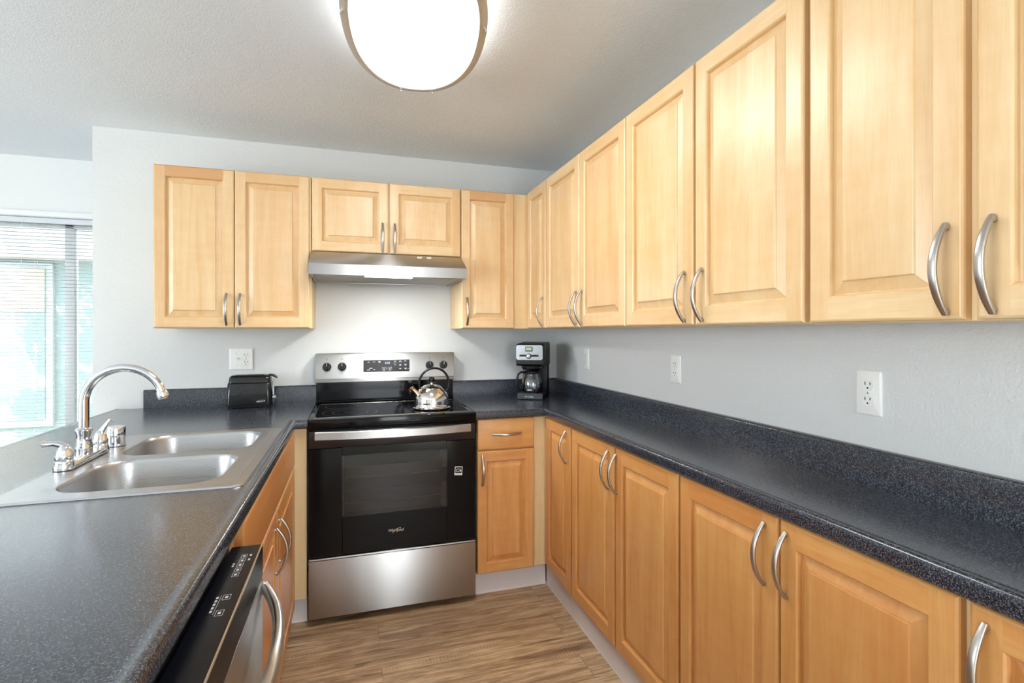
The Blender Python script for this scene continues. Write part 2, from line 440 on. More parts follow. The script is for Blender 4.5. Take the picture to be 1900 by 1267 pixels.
# ------------------------------------------------------------------ cabinets
def door_mesh(Wd, H, T=.019, stile=.046, rail=.050, bev=.034, tone=.5, tones=None):
    """raised-panel door; local frame x: width, z: height, front face at y=0 facing -y. slots: 0 vertical, 1 horizontal grain"""
    mb = MB(); rt = lambda: min(1, max(.2, random.gauss(tone, .10)))
    def rect(dx, dz, h): return [(dx, h, dz), (Wd-dx, h, dz), (Wd-dx, h, H-dz), (dx, h, H-dz)]
    outer = [rect(0, 0, T), rect(0, 0, .006), rect(.0015, .0015, .0028), rect(.0045, .0045, .0006), rect(.006, .006, 0)]
    def ringq(a, b, tn):
        for i in range(4):
            j = (i+1) % 4; mb.add([a[i], a[j], b[j], b[i]], [(0, 1, 2, 3)], 1 if i in (0, 2) else 0, tn[i])
    t4 = tones or [rt(), rt(), rt(), rt()]          # bottom, right, top, left
    for a, b in zip(outer, outer[1:]): ringq(a, b, t4)
    mb.add(list(outer[0]), [(3, 2, 1, 0)], 0, .5)
    e = .006
    mb.add([(e, 0, e), (stile, 0, e), (stile, 0, H-e), (e, 0, H-e)], [(0, 1, 2, 3)], 0, t4[3])
    mb.add([(Wd-stile, 0, e), (Wd-e, 0, e), (Wd-e, 0, H-e), (Wd-stile, 0, H-e)], [(0, 1, 2, 3)], 0, t4[1])
    mb.add([(stile, 0, e), (Wd-stile, 0, e), (Wd-stile, 0, rail), (stile, 0, rail)], [(0, 1, 2, 3)], 1, t4[0])
    mb.add([(stile, 0, H-rail), (Wd-stile, 0, H-rail), (Wd-stile, 0, H-e), (stile, 0, H-e)], [(0, 1, 2, 3)], 1, t4[2])
    inn = [rect(stile, rail, 0), rect(stile+.0015, rail+.0015, .0012), rect(stile+.0035, rail+.0035, .0032), rect(stile+.005, rail+.005, .0075), rect(stile+.006, rail+.006, .0125)]
    for a, b in zip(inn, inn[1:]): ringq(a, b, t4)
    tp = rt()
    pan = [rect(stile+.006, rail+.006, .0125), rect(stile+.0085, rail+.0085, .0125), rect(stile+.0105, rail+.0105, .0118),
           rect(stile+bev-.0025, rail+bev-.0025, .0042), rect(stile+bev-.0010, rail+bev-.0010, .0012), rect(stile+bev+.0006, rail+bev+.0006, .0004), rect(stile+bev+.002, rail+bev+.002, .0003)]
    for a, b in zip(pan, pan[1:]):
        for i in range(4):
            j = (i+1) % 4; mb.add([a[i], a[j], b[j], b[i]], [(0, 1, 2, 3)], 0, tp)
    mb.add(pan[-1], [(0, 1, 2, 3)], 0, tp)
    return mb
def slab_mesh(Wd, H, T=.019, tone=.5, horiz=True):
    mb = MB()
    def rect(d, h): return [(d, h, d), (Wd-d, h, d), (Wd-d, h, H-d), (d, h, H-d)]
    mb.loft([rect(0, T), rect(0, .007), rect(.002, .003), (rect(.006, .0006)), rect(.009, 0)], True, True, 1 if horiz else 0, tone)
    return mb
def handle_mesh():
    """bowed flat pull; local frame x along the length, projecting towards -y"""
    L, BOW = .0755, .031; mb = MB(); pts = []
    N = 20
    for i in range(N+1):
        u = -1+2*i/N; pts.append((L*u, -(.0045+BOW*(1-abs(u)**2.0)), 0))
    def sect(a, s):
        u = -1+2*s; wz = .0066*(1-.28*abs(u)**3); th = .0043*(1-.15*abs(u)**3)
        c, si = math.cos(a), math.sin(a); k = lambda q, p: math.copysign(abs(q)**p, q)
        return (wz*k(c, .7), th*k(si, .7))
    mb.tube(pts, 0, 16, 0, sect, up=(0, 0, 1))
    for s in (-1, 1): mb.lathe([(.0045, 0), (.0045, .006), (.003, .0065)], (s*(L-.006), 0.0002, 0), 12, 0, Matrix.Rotation(math.pi/2, 4, 'X'))
    return mb
H0 = obj('handle', handle_mesh(), M_NICKEL, local=True, smooth=50)
H_ME = H0.data
bpy.data.objects.remove(H0)
def handle(parent, loc, vertical=True):
    o = bpy.data.objects.new('handle', H_ME); COL.objects.link(o); o.parent = parent; o.location = loc
    if vertical: o.rotation_euler = (0, math.pi/2, 0)
    return o
class Cab:
    """a cabinet run along x (facing -y) or along the right wall (facing -x) or the peninsula (facing +x)."""
    def __init__(s, name, label, cat, face, a0, a1, z0, z1, fp, depth, group, plinth=None, bodymat=None):
        # face: 'y' front faces -y, 'x' front faces -x, 'X' front faces +x. a0<a1 along the run as seen left to right
        s.face = face; s.fp = fp
        rot = {'y': 0, 'x': -math.pi/2, 'X': math.pi/2}[face]
        if face == 'y': base = (a0, fp, z0 if plinth is None else 0)
        else: base = (fp, a0, z0 if plinth is None else 0)
        s.wv, s.wh = (M_WV, M_WH) if plinth is None else (M_AV, M_AH)
        s.root = thing(name, label, cat, base, rot, group)
        s.W = abs(a1-a0); s.zb = base[2]
        b = MB(); zz0, zz1 = z0-s.zb, z1-s.zb
        b.box(.0006, s.W-.0006, 0, depth, zz0, zz1, .0015, 1, 0, .35)
        s.body = obj('carcass', b, [bodymat or M_WF], s.root, local=True)
        if plinth is not None:
            p = MB().box(.004, s.W-.004, plinth, depth, 0.0005, zz0-.0002)
            obj('plinth', p, M_VINYL, s.root, local=True)
    def door(s, u0, u1, z0, z1, hside=None, hz=None, inset=.030, **kw):
        d = obj('door', door_mesh(u1-u0, z1-z0, **kw), [s.wv, s.wh], s.root, local=True)
        d.location = (u0, -.0195, z0-s.zb)
        if hside:
            hx = inset if hside == 'l' else (u1-u0-inset)
            handle(d, (hx, -.0002, hz-z0))
        return d
    def drawer(s, u0, u1, z0, z1, pull=True, name='drawer', tone=.5):
        d = obj(name, slab_mesh(u1-u0, z1-z0, tone=tone), [s.wv, s.wh], s.root, local=True)
        d.location = (u0, -.0195, z0-s.zb)
        if pull: handle(d, ((u1-u0)/2, -.0002, (z1-z0)*.50), False)
        return d
GU = 'wall cabinets'; GB = 'base cabinets'
HZ = 1.4155
# back wall uppers
FU = -.3055
c = Cab('wall_cabinet', 'tall two-door maple wall cabinet left of the range hood', 'cabinet', 'y', -.7315, -.0470, ZB-.001, ZT, FU, .3045, GU)
c.door(.0017, .3365, ZB+.001, ZT-.001, 'r', 1.4185, .032, tones=[.52, .45, .92, .62])
c.door(.3395, .6757, ZB+.001, ZT-.001, 'l', 1.4195, .024, tones=[.48, .5, .62, .5])
c = Cab('wall_cabinet', 'short two-door maple wall cabinet directly above the range hood', 'cabinet', 'y', -.0450, .7150, 1.7165, ZT, FU, .3045, GU)
c.door(.0010, .3755, 1.7180, ZT-.001, 'r', 1.8012, .030, tone=.40)
c.door(.3810, .7590, 1.7180, ZT-.001, 'l', 1.8005, .026, tone=.42)
c = Cab('wall_cabinet', 'narrow single-door maple wall cabinet right of the range hood', 'cabinet', 'y', .7170, 1.0205, ZB-.001, ZT, FU, .3045, GU)
c.door(.0015, .3030, ZB+.001, ZT-.001, 'l', 1.4220, .030, tones=[.5, .55, .85, .45])
# right wall uppers (face -x); run coordinate grows towards the camera
FX = XU+.0195
def ycab(label, y0, y1, doors, group=GU):
    cb = Cab('wall_cabinet', label, 'cabinet', 'x', y0, y1, ZB-.001, ZT, FX, XR-FX-.001, group)
    for (d0, d1, hs, ins) in doors: cb.door(y0-d0, y0-d1, ZB+.001, ZT-.001, hs, 1.4140, ins, tone=.42)
    return cb
c = ycab('single-door maple wall cabinet in the corner over the coffee maker', -.3065, -.6300, [(-.3519, -.6285, 'r', .030)])
fl = MB().box(1.0210, FX-.0003, FU, -.002, ZB-.001, ZT, .001, 1, 0, .4)
fo = obj('filler_strip', MB().box(0, 0.001, 0, .001, 0, .001), M_WF, c.root, local=True)
bpy.data.objects.remove(fo)
o = obj('filler_strip', fl, M_WF, None, origin=(1.0210, FU, ZB)); o.parent = c.root
o.location = c.root.matrix_basis.inverted() @ Vector((1.0210, FU, ZB)); o.rotation_euler = (0, 0, math.pi/2)
ycab('two-door maple wall cabinet above the counter, next to the corner one', -.6365, -1.4320, [(-.6420, -1.0370, 'r', .026), (-1.0405, -1.4305, 'l', .030)])
ycab('two-door maple wall cabinet above the middle outlet of the long wall', -1.4340, -2.2060, [(-1.4365, -1.8190, 'r', .036), (-1.8275, -2.2020, 'l', .036)])
ycab('wall cabinet with big near doors, cut off by the top right edge', -2.2125, -2.8300, [(-2.2165, -2.5130, 'r', .024), (-2.5290, -2.8260, 'l', .026)])
# base cabinets
ZK = ZC-NB-.0006
c = Cab('base_cabinet', 'narrow base cabinet with one drawer and one door right of the range', 'cabinet', 'y', .7335, 1.0320, .112, ZK, -.6065, .6045, GB, plinth=.0310)
c.drawer(.0010, .2980, .7250, .8790, tone=.45)
c.door(.0010, .2980, .1150, .7200, 'l', .6280, .024, tone=.5)
FB = 1.1095
def bcab(label, y0, y1, doors, tone=.48):
    cb = Cab('base_cabinet', label, 'cabinet', 'x', y0, y1, .112, ZK, FB, XR-FB-.001, GB, plinth=.0095)
    for (d0, d1, hs, ins) in doors: cb.door(y0-d0, y0-d1, .1150, .8755, hs, .7770, ins, tone=tone, rail=.055)
    return cb
c = bcab('corner base cabinet with a single full-height door', -.6075, -.9460, [(-.6330, -.9390, 'r', .042)])
o = obj('filler_strip', MB().box(1.0330, FB+.012, -.6065, -.586, .1125, ZK, .001, 1, 0, .4), M_WF, None, origin=(1.033, -.6065, .112)); o.parent = c.root
o.location = c.root.matrix_basis.inverted() @ Vector((1.0330, -.6065, .112)); o.rotation_euler = (0, 0, math.pi/2)
bcab('base cabinet with two full-height doors, next after the corner one', -.9500, -1.7480, [(-.9540, -1.3460, 'r', .040), (-1.3555, -1.7440, 'l', .013)])
bcab('wide two-door base cabinet nearest but one to the camera', -1.7500, -2.5115, [(-1.7530, -2.1290, 'r', .038), (-2.1345, -2.5050, 'l', .022)])
bcab('base cabinet with one handle showing in the bottom right corner', -2.5135, -3.2600, [(-2.5190, -2.8860, 'l', .025), (-2.8900, -3.2560, 'r', .03)])
# sink base on the peninsula, front facing +x
FS = -.1110
sb = Cab('sink_cabinet', 'base cabinet with two doors and a false drawer front below the sink', 'cabinet', 'X', -1.8720, -.6400, .112, ZK-.0004, FS, .58, GB, plinth=.03)
sb.body.data.vertices  # carcass
sb.drawer(.075, 1.2000, .7280, .8790, pull=False, name='false_drawer_front', tone=.62)
sb.door(.6350, 1.1900, .1150, .7230, 'l', .6050, .045, tone=.55)
sb.door(.0750, .6300, .1150, .7230, 'r', .6050, .045, tone=.55)
flm = MB().box(-.1105, -.0485, -.6065, -.588, .1125, ZK, .001, 1, 0, .4)
o = obj('filler_strip', flm, M_WF, None, origin=(-.1105, -.6065, .112)); o.parent = sb.root
o.location = sb.root.matrix_basis.inverted() @ Vector((-.1105, -.6065, .112)); o.rotation_euler = (0, 0, -math.pi/2)
# hollow out the sink base: rebuild its carcass as front, sides, back, bottom
def hollow(cb, depth, z0, z1):
    Wd = cb.W; b = MB()
    b.box(.0006, Wd-.0006, 0, .018, z0, z1, .001, 1, 0, .35); b.box(.0006, Wd-.0006, depth-.012, depth, z0, z1)
    b.box(.0006, .018, .018, depth-.012, z0, z1); b.box(Wd-.018, Wd-.0006, .018, depth-.012, z0, z1); b.box(.018, Wd-.018, .018, depth-.012, z0, z0+.018)
    old = cb.body; bpy.data.objects.remove(old)
    cb.body = obj('carcass', b, [M_WF], cb.root, local=True)
hollow(sb, .58, .112, ZK-.0004)
# ------------------------------------------------------------------ countertops
def nosing(r=.030):
    return [(-.03, ZC-.012), (-.03, ZC), (-.024, ZC+.0002), (-.018, ZC+.0018), (-.012, ZC+.0027), (-.007, ZC+.0020), (-.003, ZC-.0005), (-.0008, ZC-.005), (0, ZC-.011),
            (0, ZC-.028), (-.0010, ZC-.0335), (-.004, ZC-.0370), (-.009, ZC-NB), (-.03, ZC-NB)]
t = thing('countertop', 'long dark speckled countertop along the right wall, wrapping to the range', 'countertop', (1.2, -1.6, ZC-NB))
x0r = .7232
m = MB()
m.sweep2d([(x0r, YC), (XC, YC), (XC, -3.30)], nosing())
m.box(x0r, XR-.001, YC+.0299, -.001, ZC-NB, ZC); m.box(XC+.0299, XR-.001, -3.30, YC+.0299, ZC-NB, ZC)
obj('slab', m, M_CTR, t)
bs = [(0, ZC), (.020, ZC), (.020, ZC+.086), (.0185, ZC+.0915), (.015, ZC+.0945), (.010, ZC+.0955), (0, ZC+.0955)]
m = MB(); m.sweep2d([(x0r, -.0008), (XR-.0008, -.0008), (XR-.0008, -3.30)], [(o, z+.0002) for o, z in bs])
obj('backsplash', m, M_CTR, t)
t = thing('countertop', 'dark speckled peninsula countertop holding the sink and toaster', 'countertop', (-.55, -1.6, ZC-NB))
x1l = -.0425; XPL = -1.002; SX = (-.650, -.132); SY = (-1.628, -.832)
m = MB()
m.sweep2d([(XPL, YC), (XPL, -.001)], [(-o, z) for o, z in nosing()]) if False else None
m.sweep2d([(XPL, -3.0), (XPL, -.001)][::-1], nosing())
m.sweep2d([(x1l, YC), (XP, YC), (XP, -3.0)][::-1], [(o, z) for o, z in nosing()]) if False else None
def nosing_left(path):
    m.sweep2d(path, [(-o, z) for o, z in nosing()])
nosing_left([(x1l, YC), (XP, YC), (XP, -3.0)])
i0, i1 = XPL+.0299, XP-.0299
m.box(i0, x1l, YC+.0299, -.001, ZC-NB, ZC)
m.box(i0, i1, SY[1], YC+.0299, ZC-NB, ZC); m.box(i0, SX[0], SY[0], SY[1], ZC-NB, ZC); m.box(SX[1], i1, SY[0], SY[1], ZC-NB, ZC); m.box(i0, i1, -3.0, SY[0], ZC-NB, ZC)
obj('slab', m, M_CTR, t)
m = MB(); pr = [(0, ZC+.0002), (.020, ZC+.0002), (.020, ZC+.086), (.0185, ZC+.0915), (.015, ZC+.0945), (.010, ZC+.0955), (0, ZC+.0955)]
m.sweep2d([(-.8685, -.0008), (x1l, -.0008)], pr)
obj('backsplash', m, M_CTR, t)
m = MB().box(XPL+.26, XPL+.28, -3.0, -.002, .0005, ZC-NB-.0004)
tag(obj('back_panel', m, M_LIV), 'pale panel closing the living room side of the peninsula', 'panel')

# ------------------------------------------------------------------ range
RX0, RX1 = -.0395, .7205
t = thing('range', 'stainless electric range with black glass cooktop and oven door', 'range', (.3405, -.33, 0))
m = MB(); m.box(RX0, RX1, -.600, -.012, .035, .895, .002, 1); m.box(RX0+.02, RX1-.02, -.600, -.03, .0285, .035)
obj('body', m, M_DKGREY, t)
for fx in (RX0+.05, RX1-.05):
    for fy in (-.57, -.06):
        obj('foot', MB().lathe([(.018, 0.0003), (.018, .008), (.010, .012), (.010, .0285)], (fx, fy, 0), 16), M_BLACK, t)
# cooktop
ct = MB(); ct.box(RX0-.0008, RX1+.0008, -.650, -.075, .8755, .9195, .004, 2)
CT = obj('cooktop', ct, M_BLACKGL, t)
gl = MB(); gx0, gx1, gy0, gy1 = -.020, .7005, -.6115, -.1470; gz = .9197
gl.loft([[(p[0], p[1], z) for p in rrect(gx0+d, gx1-d, gy0+d, gy1-d, .012, 4)] for d, z in ((0, gz), (.0006, gz+.0022), (.003, gz+.0024), (.004, gz+.0012))], False, False, 1)
gl.plate(rrect(gx0+.004, gx1-.004, gy0+.004, gy1-.004, .010, 4), [], gz+.0012, 0)
obj('glass_surface', gl, [M_COOK, metal('trim_dark_steel', (150, 146, 142), .25)], CT)
def ringm(mb, cx, cy, r, wdt, z, n=72):
    a = [(cx+(r-wdt)*math.cos(2*math.pi*i/n), cy+(r-wdt)*math.sin(2*math.pi*i/n), z) for i in range(n)]
    b = [(cx+r*math.cos(2*math.pi*i/n), cy+r*math.sin(2*math.pi*i/n), z) for i in range(n)]
    mb.add(a+b, [(i, (i+1) % n, n+(i+1) % n, n+i) for i in range(n)])
bmk = MB(); bz = gz+.00135
M_MARK = plain('burner_marking', (92, 92, 96), .3)
for cx, cy, rr in ((.138, -.474, (.1265, .083)), (.096, -.252, (.082,)), (.535, -.462, (.100,)), (.590, -.250, (.078,)), (.345, -.225, (.06,))):
    for r_ in rr: ringm(bmk, cx, cy, r_, .0012, bz)
for k in range(9): bmk.box(.112+k*.0055, .1155+k*.0055, -.4755, -.4725, bz, bz+.0001)
obj('burner_markings', bmk, M_MARK, CT)
# backguard
bg = MB(); bg.box(RX0, RX1, -.066, -.013, .900, 1.036, .003, 1); bg.box(RX0, RX1, -.0825, -.060, .9190, .9285, .003, 2); bg.box(RX0+.004, RX1-.004, -.075, -.055, .9285, .9355, .003, 2)
BG = obj('backguard', bg, M_BLACKGL, t)
pn = MB()
prof = [(-.013, 1.036), (-.0735, 1.0285), (-.0795, 1.0315), (-.0815, 1.046), (-.0785, 1.050), (-.0745, 1.1845), (-.0715, 1.189), (-.013, 1.189)]
pn.loft([[(x, y, z) for y, z in prof] for x in (RX0-.0045, RX0-.003, RX1+.003, RX1+.0045)], True, True)
PN = obj('control_panel', pn, M_STEEL, t)
def pan_pt(x, z, o=0): # on the slightly tilted front of the control panel
    return (x, -.0785+(z-1.05)*(.004/.1345)-o, z)
for kx in (.0161, .0953, .5804, .6614):
    k = MB(); Mr = Matrix.Rotation(math.pi/2, 4, 'X'); q = pan_pt(kx, 1.117)
    k.lathe([(.0225, 0), (.0235, .003), (.0225, .011), (.019, .014)], q, 28, 0, Mr)
    k.box(kx-.0065, kx+.0065, q[1]-.026, q[1]-.012, 1.117-.022, 1.117+.022, .003, 2)
    k.box(kx-.0008, kx+.0008, q[1]-.0263, q[1]-.0258, 1.117+.004, 1.117+.021, 0, 1, 1)
    KO = obj('knob', k, [M_BLACK, M_SILVER], PN)
for kx in (.0161, .0953, .5804, .6614):
    dm = MB()
    for i in range(11):
        a = math.radians(-60+i*30); x, z = kx+.0295*math.sin(a), 1.117+.0295*math.cos(a); y = pan_pt(x, z, .0003)[1]
        dm.box(x-.0010, x+.0010, y, y+.0004, z-.0010, z+.0010)
    for dz in (.040, .046): y = pan_pt(kx, 1.117+dz, .0003)[1]; dm.box(kx-.004, kx+.004, y, y+.0004, 1.117+dz-.001, 1.117+dz+.001)
    obj('dial_marks', dm, M_DKGREY, PN)
dp = MB(); y0 = pan_pt(0, 1.117, .0015)[1]
dp.box(.2085, .4650, y0, y0+.004, 1.0830, 1.1510, .0008, 1)
DP = obj('display', dp, plain('display_glass', (34, 27, 25), .2, 0, Specular_IOR_Level=.2), PN)
def tx(name, s, size, x, z, mat, par, y=None, **kw):
    return text(name, s, size, mat, par, Matrix.Translation(-WL[par.name]) @ frame_m((x, (y0 if y is None else y)-.0006, z), (1, 0, 0), (0, 0, 1)), **kw)
tx('clock_digits', '5:28', .0165, .3400, 1.1335, M_CLOCK, DP)
dk = MB(); yk = y0-.0006
def bar(x, z, wd, h): dk.box(x-wd/2, x+wd/2, yk, yk+.0006, z-h/2, z+h/2)
for x, z, wd in ((.2375, 1.1400, .010), (.2670, 1.1405, .011), (.2965, 1.1425, .012), (.2965, 1.1375, .012), (.2375, 1.0955, .017), (.2680, 1.0965, .010), (.250, 1.105, .018),
                 (.3835, 1.1420, .009), (.3835, 1.1215, .006), (.4125, 1.1450, .006), (.4080, 1.1395, .005), (.4175, 1.1395, .005), (.4125, 1.1225, .011), (.4125, 1.1185, .009), (.4125, 1.0995, .011),
                 (.4420, 1.1430, .010), (.4420, 1.1240, .011), (.4420, 1.1200, .011), (.4420, 1.1015, .013), (.4420, 1.0975, .007), (.4570, 1.0990, .004)):
    bar(x, z, wd, .0026)
bar(.382, 1.132, .022, .0008)
for cx in (.3225, .3540):
    for x, z, wd, h in ((cx, 1.1085, .021, .001), (cx, 1.0945, .013, .001), (cx-.0105, 1.1025, .001, .013), (cx+.0105, 1.1025, .001, .013), (cx, 1.0915, .012, .0018)): bar(x, z, wd, h)
dk.add([(.3195, yk, 1.0985), (.3195, yk, 1.1045), (.3265, yk, 1.1015)], [(0, 1, 2)]); bar(.3540, 1.1015, .005, .005)
obj('panel_icons', dk, M_PRINT, DP)
# oven door
od = MB(); oy = -.6500; wz0, wz1, wx0, wx1 = .480, .748, .105, .577
od.box(RX0+.003, RX1-.003, oy, -.6035, .7900, .8680, .004, 2, 0)
od.box(RX0+.003, wx0, oy+.002, -.6035, .3060, .7898, .002, 1, 1); od.box(wx1, RX1-.003, oy+.002, -.6035, .3060, .7898, .002, 1, 1)
od.box(wx0, wx1, oy+.002, -.6035, .3060, wz0, 0, 1, 1); od.box(wx0, wx1, oy+.002, -.6035, wz1, .7898, 0, 1, 1)
OD = obj('oven_door', od, [plain('door_cap_black', (30, 29, 32), .3), M_BLACKGL], t)
obj('oven_window', MB().box(wx0-.004, wx1+.004, oy+.0006, oy+.0018, wz0-.004, wz1+.004), M_OVENGL, OD)
cv = MB()
cv.box(wx0, wx0+.006, oy+.003, -.6037, wz0, wz1, 0, 1, 1); cv.box(wx1-.022, wx1, oy+.006, -.6037, wz0, .595, 0, 1, 1); cv.box(wx1-.022, wx1, oy+.006, -.6037, .665, wz1, 0, 1, 1)
cv.box(wx0, wx1, -.6042, -.6037, wz0, wz1, 0, 1, 0)
for z, th in ((.690, .0012), (.640, .0026), (.585, .0010), (.526, .0022)):
    cv.box(wx0+.010, wx1-.028, -.612, -.609, z-th/2, z+th/2, 0, 1, 2)
    if th > .002:
        for k in range(22): cv.box(wx0+.02+k*.02, wx0+.0212+k*.02, -.611, -.606, z-.001, z+.0024, 0, 1, 2)
obj('oven_interior', cv, [plain('oven_cavity', (40, 36, 34), .5), M_GREY, plain('rack_pale', (196, 184, 166), .4)], OD)
hb = MB(); hx0, hx1 = -.0105, .6895; n = 24; loops = []
for i in range(n+1):
    u = i/n; x = lerp(hx0, hx1, u); bow = .014*(1-(2*u-1)**2); yf = oy-.030-bow; sag = -.0035*(1-(2*u-1)**2)
    loops.append([(x, yf+.016, .831+sag), (x, yf+.004, .8315+sag), (x, yf, .835+sag), (x, yf, .866+sag), (x, yf+.004, .8695+sag), (x, yf+.016, .870+sag)])
hb.loft(loops, True, True, 0)
for hx in (hx0, hx1-.035): hb.box(hx, hx+.035, oy-.020, oy+.002, .834, .866, .003, 1, 1)
obj('oven_handle', hb, [M_STEEL, M_BLACK], OD)
tx('maker_logo', 'Whirlpool', .0185, .3400, .3905, metal('logo_silver', (205, 190, 172), .3), OD, y=oy+.002, shear=.12, sx=.92)
sw = MB(); loops = []
for i in range(25):
    a = math.radians(-35+250*i/24); r1 = 1.0; x, z = .021*math.cos(a), .0045*math.sin(a); ca, sa = math.cos(.45), math.sin(.45)
    th = .0005+.0004*math.sin(math.pi*i/24); px, pz = .3440+x*ca-z*sa, .3905+x*sa+z*ca
    loops.append([(px, oy+.0006, pz-th), (px, oy+.0006, pz+th), (px, oy+.0019, pz+th), (px, oy+.0019, pz-th)])
sw.loft(loops); obj('logo_swoosh', sw, M_SILVER, OD)
# square energy label
el = MB(); Me = frame_m((.6352, oy+.0014, .6413), (math.cos(.07), 0, -math.sin(.07)), (math.sin(.07), 0, math.cos(.07)))
el.box(-.0185, .0185, -.0205, .0205, 0, .0004, 0, 1, 0, M=Me); el.box(-.0160, .0160, -.0110, .0180, .0004, .0006, 0, 1, 1, M=Me)
for i in range(14):
    a0, a1 = math.radians(20+i*10), math.radians(30+i*10); r0, r1 = .0125, .0140
    vs = [Me @ Vector((r*math.cos(a), -.004+r*math.sin(a), .0008)) for r, a in ((r0, a0), (r1, a0), (r1, a1), (r0, a1))]
    el.add(vs, [(0, 1, 2, 3)], 0)
el.box(-.013, .004, -.0032, -.0012, .0006, .0008, 0, 1, 0, M=Me)
st = []
for i in range(10):
    r_ = .0055 if i % 2 == 0 else .0022; a = math.pi/2+math.pi*i/5; st.append(Me @ Vector((.0085+r_*math.cos(a), .0005+r_*math.sin(a), .0008)))
el.add(st, [tuple(range(10))], 0)
for k in range(6): el.box(-.0135+k*.0046, -.0102+k*.0046, -.0165, -.0145, .0004, .0006, 0, 1, 1, M=Me)
obj('energy_label', el, [M_WHITE, M_BLACK], OD)
dr = MB(); dr.box(RX0+.001, RX1-.001, oy-.0005, -.6035, .0330, .2900, .004, 2); dr.box(RX0+.001, RX1-.001, oy+.006, -.6035, .2900, .2985, .002, 1)
obj('storage_drawer', dr, M_STEEL, t)

# ------------------------------------------------------------------ range hood
t = thing('range_hood', 'slim stainless range hood with a lit lamp below the short cabinet', 'range hood', (.3345, -.25, 1.582))
hx0, hx1 = -.0440, .7070
prof = [(-.0015, 1.7155), (-.322, 1.7155), (-.346, 1.7120), (-.490, 1.6370), (-.4915, 1.6350), (-.4915, 1.5835), (-.4885, 1.5820), (-.4860, 1.5850), (-.4860, 1.6050), (-.020, 1.6050), (-.020, 1.5860), (-.0015, 1.5860)]
m = MB(); xo = lambda y: .0055 if y < -.33 else 0.0
loops = []
for x, s in ((hx0, -1), (hx1, 1)): loops.append([(x+s*(.0045 if y < -.3305 else -.0005), y, z) for y, z in prof])
m.loft(loops, True, True)
for s, x in ((-1, hx0), (1, hx1)): 
    m.box(x+(.001 if s < 0 else -.012), x+(.012 if s < 0 else -.001), -.486, -.02, 1.584, 1.606)
HD = obj('shell', m, M_STEEL, t)
m = MB(); m.box(hx0+.014, hx1-.014, -.375, -.0225, 1.5885, 1.6045)
obj('filter', m, M_FILTER, t)
for xa, xb, bs_ in ((hx0+.014, .208, (.02, .10)), (.446, hx1-.014, (.52, .60))):
    m = MB(); m.box(xa, xb, -.482, -.380, 1.5900, 1.6045, 0, 1, 0)
    for bx in bs_: m.box(bx-.007, bx+.007, -.44, -.43, 1.5888, 1.5902, 0, 1, 1)
    obj('lamp_panel', m, [M_FILTER, M_BLACK], t)
m = MB(); m.box(.2090, .4450, -.480, -.382, 1.5860, 1.6040, .003, 1); obj('lamp_lens', m, M_LENS, t)
light('hood_lamp', 'AREA', (.325, -.430, 1.5835), (0, 0, 0), 6.0, (1.0, .98, .95), .13, .05)
nrm = Vector((0, -.075, .144)).normalized(); nrm = Vector((0, -(1.712-1.637), -(-.346+.490)*-1)).normalized()
Mb = frame_m((0, 0, 0), (1, 0, 0), (0, .144, .075))
for bx in (.4850, .5355):
    q = Vector((bx, -.372, 1.6985)); k = MB()
    k.lathe([(.0135, -.003), (.0135, .0012), (.0115, .0024), (.009, .0020)], q, 24, 0, Mb)
    k.box(-.005, .005, -.0012, .0012, .0020, .0028, 0, 1, 1, M=Matrix.Translation(q) @ Mb)
    obj('push_button', k, [M_WHITE, M_DKGREY], t)

# ------------------------------------------------------------------ sink, faucet, air gap
t = thing('sink', 'double bowl stainless drop-in sink set in the peninsula countertop', 'sink', (-.39, -1.23, ZC-.2))
ox0, ox1, oy0, oy1 = -.663, -.1175, -1.645, -.815
m = MB(); L = lambda d, z, r: [(p[0], p[1], z) for p in rrect(ox0+d, ox1-d, oy0+d, oy1-d, r, 8)]
m.loft([L(0, ZC+.0004, .036), L(.0008, ZC+.0030, .036), L(.0025, ZC+.0052, .035), L(.0050, ZC+.0052, .033), L(.0072, ZC+.0042, .032)], False, False)
bowls = [(-.566, -.183, -1.197, -.852), (-.566, -.190, -1.592, -1.246)]
def bl(b, d, z, r): return [(p[0], p[1], z) for p in rrect(b[0]+d, b[1]-d, b[2]+d, b[3]-d, max(r-d*.4, .01), 10)]
RB = .085
m.plate([p[:2] for p in L(.0072, 0, .032)], [[p[:2] for p in bl(b, 0, 0, RB)] for b in bowls], ZC+.0042)
for xs in (-.158, -.150): m.tube([(xs, oy0+.035, ZC+.0036), (xs, oy1-.035, ZC+.0036)], .0022, 8)
for b in bowls:
    lp = [bl(b, 0, ZC+.0042, RB), bl(b, .0025, ZC+.0032, RB), bl(b, .005, ZC-.0010, RB), bl(b, .007, ZC-.008, RB), bl(b, .016, ZC-.12, RB), bl(b, .022, ZC-.150, RB), bl(b, .034, ZC-.168, RB), bl(b, .052, ZC-.176, RB)]
    m.loft(lp, False, False)
    cx, cy = (b[0]+b[1])/2, (b[2]+b[3])/2
    dr_ = [(cx+.045*math.cos(2*math.pi*i/32), cy+.045*math.sin(2*math.pi*i/32)) for i in range(32)]
    m.plate([p[:2] for p in lp[-1]], [dr_], ZC-.176)
obj('basin', m, M_SINK, t)
for b in bowls:
    cx, cy = (b[0]+b[1])/2, (b[2]+b[3])/2; d = MB()
    d.lathe([(.0452, ZC-.1765), (.047, ZC-.1745), (.043, ZC-.1740), (.036, ZC-.180), (.018, ZC-.181), (.016, ZC-.1765), (.004, ZC-.1755)], (cx, cy, 0), 32)
    obj('drain', d, M_CHROME, t)
DZ = ZC+.0056
t = thing('faucet', 'chrome gooseneck kitchen faucet with two lever handles on the sink', 'faucet', (-.632, -1.165, DZ))
fx, fy0, fy1 = -.630, -1.331, -1.112
